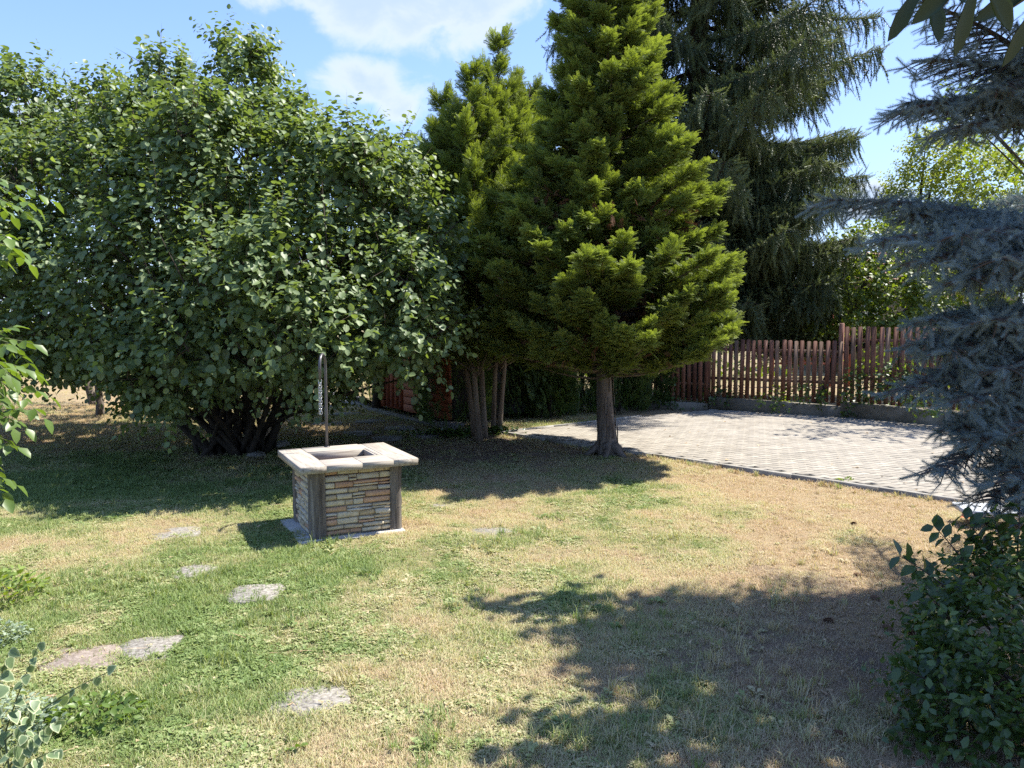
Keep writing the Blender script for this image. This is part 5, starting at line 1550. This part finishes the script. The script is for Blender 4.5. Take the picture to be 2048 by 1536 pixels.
# rocks and cut branch by the hazel foot
def rock(px_, py_, sx, sy, sz, lab, m_='rock'):
    g = G(px_, py_); k = 9; V = []
    for j, (rz, rr_) in enumerate(((0, 1.0), (.45, .98), (.8, .75), (1.0, .35))):
        for i in range(k):
            t = i / k * 6.283; q = rr_ * (.85 + .3 * R.rand()); V.append((math.cos(t) * sx * q, math.sin(t) * sy * q, sz * rz * (.9 + .2 * R.rand())))
    V.append((0, 0, sz)); F = []
    for j in range(3):
        for i in range(k):
            a, b = j * k + i, j * k + (i + 1) % k; F += [(a, b, b + k), (a, b + k, a + k)]
    F += [(3 * k + i, 3 * k + (i + 1) % k, 4 * k) for i in range(k)]
    link('rock', npmesh('rock', V, F, M[m_]), None, (g[0], g[1], -.02), (0, 0, R.rand() * 3), label=lab, cat='rock', group='rocks under the hazel')
rock(512, 912, .22, .14, .08, 'flat pale rock under the hazel nearest to the well pole')
rock(560, 890, .22, .14, .08, 'flat grey rock under the hazel just behind the well top')
rock(548, 875, .10, .08, .06, 'small pale rock beside the cut log under the hazel')
rock(430, 905, .14, .1, .07, 'rock at the left foot of the hazel stems')
p_a, p_b = G(530, 876) + (0, 0, .02), P(543, 854, G(530, 876)[1] + .1)
V, F = tube(bez(p_a, p_b, (0, 0, 0), 4), [.05, .05, .045, .04], 10); o = link('cut_log', npmesh('cut_log', V - p_a, F, M['palewood']), None, p_a, label='short pale cut log leaning in the dark under the hazel', cat='log')
pa, pb2 = P(571, 812, 14.5), P(648, 812, 14.3)
pa[2] = max(pa[2], .2)
prl = thing('low_rail', (pa[0], pa[1], 0), 'thin pale horizontal rail on two pegs low in the dark behind the well pole', 'rail')
part('rail_pole', *tube([pa, (pa + pb2) / 2 + (0, 0, .01), pb2], .016, 6), M['palewood'], prl)
for e_ in (pa, pb2):
    q_ = e_ * .94 + (pa + pb2) * .03; part('peg', *tube([(q_[0], q_[1], -.03), (q_[0], q_[1], q_[2] - .012)], .014, 6), M['bark_dark'], prl)
# ground cover in shade under the slim cypresses
for (px_, py_, r, lab) in ((905, 872, .7, 'ivy ground cover in the shade left of the slim cypress trunks'), (985, 866, .35, 'small ivy patch at the foot of the slim cypresses')):
    g = G(px_, py_); nl = int(900 * r)
    pos = np.c_[g[0] + R.randn(nl) * r * .6, g[1] + R.randn(nl) * r * .22, .02 + R.rand(nl) * .08]
    V, F = stamp(LK[0], LK[1], pos, norm(rdir(nl) * [1, 1, .3]), norm(np.array([0, 0, 1.]) + .4 * R.randn(nl, 3)), .05 + .03 * R.rand(nl))
    link('ivy_patch', npmesh('ivy_patch', V - g, F, M['ivy'], np.repeat(R.rand(nl), 4)), None, g, label=lab, cat='ivy', kind='stuff')
# leaf litter: needles, dead leaves, stalks
nl = 7500
pos = np.c_[R.uniform(-3.2, 3.6, nl), R.uniform(2.9, 12.0, nl)]
pr_ = bare(pos[:, 0], pos[:, 1]) * 1.1 + .16 + .25 * sst(.6, 1, dryness(pos[:, 0], pos[:, 1]))
pos = pos[(R.rand(nl) < pr_) & ~excl(pos)]; nl = len(pos)
pos = np.c_[pos, height(pos[:, 0], pos[:, 1]) + .006 + .015 * R.rand(nl)]
dd_ = norm(np.c_[R.randn(nl, 2), R.randn(nl) * .15])
wide = R.rand(nl) < .3
V, F = stamp(np.array([(-.5, 0, 0), (.5, 0, 0), (0, 1, .06), (0, .5, .05)]), np.array([(0, 1, 3), (1, 2, 3), (2, 0, 3)]), pos, dd_, norm(np.array([0, 0, 1.]) + .3 * R.randn(nl, 3)), np.where(wide, .035, .09) * (.5 + R.rand(nl)), np.where(wide, .018, .003))
link('leaf_litter', npmesh('leaf_litter', V, F, surf('dead_leaf', [(0.16, 0.09, 0.05), (0.38, 0.27, 0.16), (0.60, 0.50, 0.34)], 60, .9, .1), ), kind='stuff')

q_ = np.c_[R.uniform(0, 8, 700), R.uniform(8, 15.5, 700)]
q_ = q_[inside(q_, shr)]; q_ = q_[R.rand(len(q_)) < .10 + .5 * sst(-1.8, -.2, (q_[:, 1] - 14.7) + (q_[:, 0] - 6.3) * .62)]; nl = len(q_)
pos = np.c_[q_, np.full(nl, PZ + .006)]
V, F = stamp(LK[0], LK[1], pos, norm(np.c_[R.randn(nl, 2), R.rand(nl) * .2]), norm(np.array([0, 0, 1.]) + .3 * R.randn(nl, 3)), .03 + .04 * R.rand(nl))
link('fallen_leaves', npmesh('fallen_leaves', V, F, bpy.data.materials['dead_leaf']), kind='stuff')

# ------------------------------------------------------------------ privet bush lower right
pvb = np.array([2.55, 3.35, 0.])
pv = thing('privet_bush', pvb, 'dark leafy privet bush with berries at the lower right corner', 'shrub')
def pq(px_, py_, Y, *r): return tuple(P(px_, py_, Y)) + tuple(r)
PL = [pq(2010, 1230, 3.9, .30, .35, .28), pq(1960, 1320, 3.5, .27, .3, .28), pq(2060, 1330, 3.4, .35, .35, .35), pq(1930, 1420, 3.3, .22, .28, .24), pq(2040, 1450, 3.2, .35, .35, .32), pq(1970, 1520, 3.1, .25, .3, .25), pq(2090, 1180, 3.9, .30, .35, .30), pq(1895, 1300, 3.7, .12, .2, .16), pq(2100, 1560, 3.1, .4, .4, .4)]
B, D, S = lobe_shoots(PL, 130, .22, up=.7, keep_in=.2)
V, F, T = leafy(B, D, S, LO, .058, .026, out=.85, droop=.1, tonev=.4)
print('privet tris', len(F))
acc = Acc(); acc.add(V, F, T)
tw = Acc(); be = Acc()
for i in range(26):
    l = PL[R.randint(len(PL))]; tw.add(*tube(bez(pvb + R.randn(3) * (.15, .15, 0), np.array(l[:3]) + R.randn(3) * .12, R.randn(3) * .08, 7), np.linspace(.012, .004, 7), 5, False), .5)
ico = np.array([(1, 0, 0), (-1, 0, 0), (0, 1, 0), (0, -1, 0), (0, 0, 1), (0, 0, -1)], float); icf = np.array([(0, 2, 4), (2, 1, 4), (1, 3, 4), (3, 0, 4), (2, 0, 5), (1, 2, 5), (3, 1, 5), (0, 3, 5)])
# arching leafy shoots with berries
for (x0, y0, x1, y1, Y, bx) in ((2010, 1240, 1868, 1052, 3.9, .0), (1990, 1270, 1800, 1112, 3.7, .02), (2020, 1180, 1925, 1030, 4.1, .0), (2035, 1260, 1990, 1040, 4.0, 0), (1960, 1330, 1845, 1180, 3.6, .02), (1990, 1400, 1870, 1290, 3.4, 0), (1960, 1430, 1800, 1335, 3.3, -.02), (2030, 1200, 2040, 1010, 3.9, 0)):
    c_ = bez(P(x0, y0, Y), P(x1, y1, Y), (bx, 0, .05), 14)
    tw.add(*tube(c_, np.linspace(.007, .002, 14), 5, False), .5)
    g = norm(np.gradient(c_, axis=0)); k = 14
    idx = np.repeat(np.arange(3, 14), 2); sg = np.tile([-1, 1], 11); sdv = norm(np.cross(g[idx], [0, -1., .3]))
    d = norm(sdv * sg[:, None] * .9 + g[idx] * .6 + np.array([0, 0, -.25]) + R.randn(len(idx), 3) * .25)
    keepm = R.rand(len(idx)) < .8
    V, F = stamp(LO[0], LO[1], c_[idx][keepm], d[keepm], norm(np.array([0, -.2, 1.]) + R.randn(keepm.sum(), 3) * .4), (.07 + .03 * R.rand(len(idx)))[keepm])
    acc.add(V, F, np.repeat(.1 + .5 * R.rand(keepm.sum()), len(LO[0])))
    if Y > 3.55:
        for q in range(3):
            cpt = c_[7 + q * 2]; nb_ = 16
            pos = cpt + R.randn(nb_, 3) * (.028, .028, .022) + (.01, 0, -.02)
            V, F = stamp(ico, icf, pos, rdir(nb_), rdir(nb_), .0042); be.add(V, F, .5)
acc.part('foliage', M['privet'], pv); tw.part('twigs', M['twig'], pv, kind='stuff'); be.part('berries', M['berry'], pv, kind='stuff')

# ------------------------------------------------------------------ walnut branches at the left edge
wb = np.array([-3.35, 3.75, 0.])
wn = thing('walnut_tree', wb, 'sunlit young walnut tree reaching in at the left edge of the picture', 'tree')
lf = Acc(); tw = Acc()
trunk(np.array([wb, wb + (.05, 0, 1.0), wb + (0.1, .1, 2.0), wb + (.15, .1, 2.9)]), [.045, .036, .026, .010], M['bark'], wn, 8)
def pinnate(p, d, L, nl=4, ls=.085, droop=.35, tone=.4):
    """compound leaf: rachis with paired leaflets and an end leaflet"""
    p = np.asarray(p, float); d = norm(d); c_ = bez(p, p + d * L + (0, 0, -droop * L), (0, 0, .08 * L), 7)
    tw.add(*tube(c_, np.linspace(.0028, .0012, 7), 3, False), .5)
    g = norm(np.gradient(c_, axis=0)); P_, D_, N_, S_ = [], [], [], []
    sdv = norm(np.cross(g[0], [0, 0, 1])); 
    for k in range(nl):
        i = 2 + k * 4 / nl; cpt = np.array([np.interp(i, range(7), c_[:, q]) for q in range(3)]); gg = g[int(i)]
        for s in (-1, 1):
            P_.append(cpt); D_.append(norm(sdv * s + gg * .5 + np.array([0, 0, -.35]) + R.randn(3) * .15)); N_.append(norm(np.array([0, 0, 1.]) + R.randn(3) * .35)); S_.append(ls * (.7 + .4 * k / nl + .2 * R.rand()))
    P_.append(c_[-1]); D_.append(norm(g[-1] + (0, 0, -.3))); N_.append(np.array([0, 0, 1.]) + R.randn(3) * .2); S_.append(ls * 1.25)
    V, F = stamp(LO[0], LO[1], np.array(P_), np.array(D_), np.array(N_), np.array(S_)); lf.add(V, F, np.repeat(np.clip(tone + .3 * (R.rand(len(P_)) - .5), 0, 1), len(LO[0])))
for (x0, y0, x1, y1, Y, k, tn) in ((-140, 480, 20, 350, 3.6, 10, .75), (-150, 560, 10, 470, 3.5, 9, .7), (-160, 650, 30, 690, 3.4, 12, .55), (-170, 700, 10, 760, 3.4, 13, .6), (-170, 760, 0, 830, 3.4, 11, .5), (-150, 820, -10, 900, 3.5, 7, .45), (-160, 600, -10, 720, 3.2, 12, .6), (-160, 880, -20, 960, 3.5, 5, .4), (-120, 700, 15, 800, 3.7, 9, .5), (-130, 420, -10, 390, 3.8, 7, .7)):
    a_, b_ = P(x0, y0, Y), P(x1, y1, Y); c_ = bez(a_, b_, (0, 0, .03), 10)
    tw.add(*tube(bez(wb + (.06, .05, max(.5, a_[2] - .35)), a_, (0, 0, .04), 5), np.linspace(.011, .007, 5), 5, False), .5)
    tw.add(*tube(c_, np.linspace(.007, .003, 10), 5, False), .5)
    for i in range(5):                                 # the side of the tree away from the picture
        q_ = wb + np.array([-.25 + .5 * R.randn() * .5, .3 * R.randn(), a_[2] + .25 * R.randn()])
        pinnate(q_, norm(R.randn(3) * (1, 1, .4)), .2, 3, .07, .5, tn)
    for i in range(k):
        t = 1 - .8 * i / k; p = np.array([np.interp(t * 9, range(10), c_[:, q]) for q in range(3)])
        d = norm(np.array([.5, 0, 0]) + R.randn(3) * (.7, .7, .45) + (0, -.2, .1))
        pinnate(p - np.array([.02, 0, 0]), d, .13 + .09 * R.rand(), 3, .064, .5, tn)
lf.part('foliage', M['walnut'], wn); tw.part('twigs', M['twig_green'], wn, kind='stuff')

# ------------------------------------------------------------------ plants in the lower left corner
# variegated shrub: heart leaves with cream margins
m, n = mat('variegated_leaf')
tone = n.n('ShaderNodeAttribute', attribute_name='tone').outputs['Fac']
geo = n.n('ShaderNodeNewGeometry')
nz1 = n.n('ShaderNodeTexNoise', i_Vector=geo.outputs['Position'], i_Scale=70.0, i_Detail=3.0)
e_ = n.m('ADD', tone, n.m('MULTIPLY', n.m('SUBTRACT', nz1.outputs[0], .5), .5))
c = n.ramp(e_, [(0.0, (0.13, 0.19, 0.09)), (0.55, (0.17, 0.24, 0.11)), (0.72, (0.46, 0.50, 0.28)), (1.0, (0.58, 0.60, 0.38))])
pb = n.n('ShaderNodeBsdfPrincipled', i_Base_Color=c, i_Roughness=.5)
tb = n.n('ShaderNodeBsdfTranslucent', i_Color=n.mix(1., c, (1.2, 1.2, .6), 'MULTIPLY')); mx = n.n('ShaderNodeMixShader', i_0=.35, i_1=pb.outputs[0], i_2=tb.outputs[0])
n.n('ShaderNodeOutputMaterial', i_Surface=mx.outputs[0]); M['varieg'] = m
ho = [(0, 0), (-.30, .02), (-.44, .26), (-.34, .62), (-.14, .88), (0, 1.05), (.14, .88), (.34, .62), (.44, .26), (.30, .02)]
HV = [(x, y, .14 * abs(x) - .12 * y * y) for x, y in ho] + [(x * .66, .45 + (y - .45) * .66, .09 * abs(x) - .12 * y * y * .6) for x, y in ho] + [(0, .45, -.03)]
HF = []
for i in range(10):
    j = (i + 1) % 10; HF += [(i, j + 10, j), (i, i + 10, j + 10), (i + 10, 20, j + 10)]
HV = np.array(HV); HF = np.array(HF); HT = np.array(list(.72 + .28 * np.array([.2, .9, .4, 1, .6, .9, .3, .8, 1, .5])) + [.30, .42, .28, .5, .3, .38, .34, .2, .45, .3] + [.0])
vgb = P(20, 1500, 2.9); vgb[2] = 0
vg = thing('variegated_shrub', vgb, 'cream-edged heart-leaved plant at the lower left corner', 'shrub')
lf = Acc(); tw = Acc()
for (x0, y0, x1, y1, Y, k) in ((0, 1500, 80, 1285, 3.1, 11), (10, 1480, 215, 1345, 3.0, 9), (-30, 1480, 20, 1300, 3.0, 9), (20, 1530, 120, 1440, 2.85, 9), (30, 1560, 70, 1400, 2.9, 10), (-40, 1560, 10, 1370, 2.95, 10), (0, 1580, 115, 1500, 2.8, 8), (-60, 1500, -20, 1350, 3.0, 8), (150, 1640, 300, 1525, 2.75, 5), (-20, 1600, 50, 1470, 2.8, 9)):
    c_ = bez(P(x0, y0, Y), P(x1, y1, Y), (0, 0, .05), 10); tw.add(*tube(c_, np.linspace(.004, .0015, 10), 4, False), .5)
    tw.add(*tube(bez(vgb, P(x0, y0, Y), (0, 0, .03), 5), .004, 4, False), .5)
    t = np.linspace(.15, 1, k); pos = np.c_[[np.interp(t * 9, range(10), c_[:, q]) for q in range(3)]].T
    d = norm(np.array([.3, -.3, -.75]) + R.randn(k, 3) * .5); nn = norm(np.array([.3, -.5, .8]) + R.randn(k, 3) * .4)
    V, F = stamp(HV, HF, pos, d, nn, .036 + .026 * R.rand(k)); lf.add(V, F, np.tile(HT, k))
lf.part('foliage', M['varieg'], vg); tw.part('stems', M['twig_green'], vg, kind='stuff')


def low_plant(px_, py_, rx, ry, h, nl, ls, m_, nm, lab, tmpl=LO, upd=.6):
    g = G(px_, py_); c = thing(nm, g, lab, 'plant')
    u_ = R.rand(nl); a_ = R.rand(nl) * 6.283; rr_ = np.sqrt(R.rand(nl))
    pos = g + np.c_[np.cos(a_) * rr_ * rx, np.sin(a_) * rr_ * ry, h * u_ * (1 - .6 * rr_ ** 2) + .01]
    d = norm(np.c_[np.cos(a_), np.sin(a_), np.full(nl, upd)] + R.randn(nl, 3) * .5); nn = norm(np.array([0, 0, 1.]) + R.randn(nl, 3) * .45)
    V, F = stamp(tmpl[0], tmpl[1], pos, d, nn, ls * (.6 + .7 * R.rand(nl))); part('foliage', V, F, M[m_], c, np.repeat(np.clip(.2 + .8 * R.rand(nl), 0, 1), len(tmpl[0])))
    k = 30; V, F = stamp(TT_[0], TT_[1], np.tile(g, (k, 1)) + np.c_[R.randn(k) * rx * .4, R.randn(k) * ry * .4, np.zeros(k)], norm(np.array([0, 0, 1.]) + R.randn(k, 3) * .4), rdir(k), h * 1.1)
    part('stems', V, F, M['twig_green'], c, kind='stuff')


low_plant(-10, 1200, .30, .30, .20, 420, .050, 'lime', 'lime_plant', 'bright lime-green leafy plant at the left edge of the lawn')
low_plant(-10, 1470, .30, .20, .17, 800, .026, 'silver', 'silver_plant', 'silvery small-leaved plant under the cream-edged leaves')
low_plant(-5, 1285, .18, .14, .12, 340, .024, 'silver', 'silver_plant', 'small silvery plant below the lime-green one at the left edge')
low_plant(190, 1435, .25, .16, .07, 260, .04, 'walnut', 'leafy_weed', 'patch of green leafy weeds right of the cream-edged leaves', upd=.3)
low_plant(575, 1500, .05, .05, .03, 10, .05, 'walnut', 'lawn_rosette', 'small weed rosette in the bottom part of the lawn', upd=.2)
low_plant(1690, 968, .10, .08, .08, 60, .04, 'lime', 'bright_weed', 'single bright green weed on the dry lawn near the kerb', upd=.8)

# ------------------------------------------------------------------ fig tree overhead (mostly outside the picture, it shades the lawn)
fb = np.array([4.3, 1.9, 0.])
fg = thing('fig_tree', fb, 'fig tree overhead, only its big dark lobed leaves hang in at the top right', 'tree')
FLb = [(2.98, 6.25, 5.0, .38, .22, .2), (3.55, 6.1, 5.2, .5, .35, .3), (2.60, 4.35, 4.4, .28, .16, .16), (3.9, 5.5, 5.2, .6, .5, .4), (3.0, 4.15, 4.6, .35, .2, .2), (3.9, 4.4, 5.0, .8, .6, .5), (4.3, 3.5, 4.6, .9, .7, .6), (3.4, 3.6, 4.5, .6, .45, .35), (4.6, 2.4, 4.2, .9, .9, .6), (3.7, 2.6, 4.3, .6, .6, .4), (5.0, 4.8, 5.4, .9, .8, .6), (4.5, 5.9, 5.5, .7, .5, .4), (3.3, 4.3, 4.7, .45, .4, .3), (3.85, 5.2, 5.0, .5, .5, .35)]
B, D, S = lobe_shoots(FLb, 26, .35, up=.4, keep_in=.3)
V, F, T = leafy(B, D, S, LR, .17, .10, out=.8, droop=.3)
acc = Acc(); acc.add(V, F, T)
tw = Acc()
fk = fb + (0, .2, 2.2)
tw.add(*tube(bez(fb, fk, (.1, 0, 0), 6), np.linspace(.13, .09, 6), 9, True, .1), .5)
for l in FLb: tw.add(*tube(bez(fk, np.array(l[:3]), (0, 0, .35), 7), np.linspace(.05, .012, 7), 6, True, .1), .5)
# lobed leaf: real outline with five long lobes
lobes_ = [(-75, .62, .075), (-38, .90, .095), (0, 1.0, .105), (38, .90, .095), (75, .62, .075)]
ol = []
for k, (a_, l_, w_) in enumerate(lobes_):
    a_ = rad(a_); dx, dy = math.sin(a_), math.cos(a_); sx, sy = dy, -dx
    if k == 0: ol.append((-.07, -.03))
    for s, t, wf in ((-1, .45, .62), (-1, .72, 1.0), (-1, .90, .6), (0, 1.0, 0), (1, .90, .6), (1, .72, 1.0), (1, .45, .62)):
        ol.append((dx * l_ * t + sx * w_ * wf * s, dy * l_ * t + sy * w_ * wf * s))
    if k < 4:
        am = rad((lobes_[k][0] + lobes_[k + 1][0]) / 2); ol.append((math.sin(am) * .26, math.cos(am) * .26))
ol.append((.07, -.03))
K = len(ol)
FV = np.array([(x, y, -.16 * (x * x + y * y) + .03 * math.sin(9 * x)) for x, y in ol] + [(0, .16, .0)] + [(x, y, -.16 * (x * x + y * y) + .03 * math.sin(9 * x) - .012) for x, y in ol] + [(0, .16, -.012)])
FF = np.array([(i, K, (i + 1) % K) for i in range(K)] + [(K + 1 + i, K + 1 + (i + 1) % K, 2 * K + 1) for i in range(K)])
fl_p = np.array([P(1868, -75, 1.75), P(1965, -95, 1.6), P(2110, -60, 1.7), P(1830, -150, 1.9)])
fl_d = np.array([(-.42, -.1, -.8), (-.05, .15, -.95), (-.3, .1, -.9), (-.5, .3, -.5)])
fl_n = np.array([(.25, -1, .25), (.1, -1, .3), (.3, -.8, .4), (0, -.6, .8)])
V, F = stamp(FV, FF, fl_p, fl_d, fl_n, np.array([.185, .19, .2, .18])); acc.add(V, F, .25)
bh = P(1960, -330, 1.8); tw.add(*tube(bez(fk, bh, (0, 0, .3), 6), np.linspace(.035, .010, 6), 6), .5)
for p in fl_p: tw.add(*tube(bez(bh, p, (0, 0, .0), 5), .0025, 4), .5)
acc.part('crown', M['fig'], fg); tw.part('trunk', M['bark_dark'], fg, smooth=True)
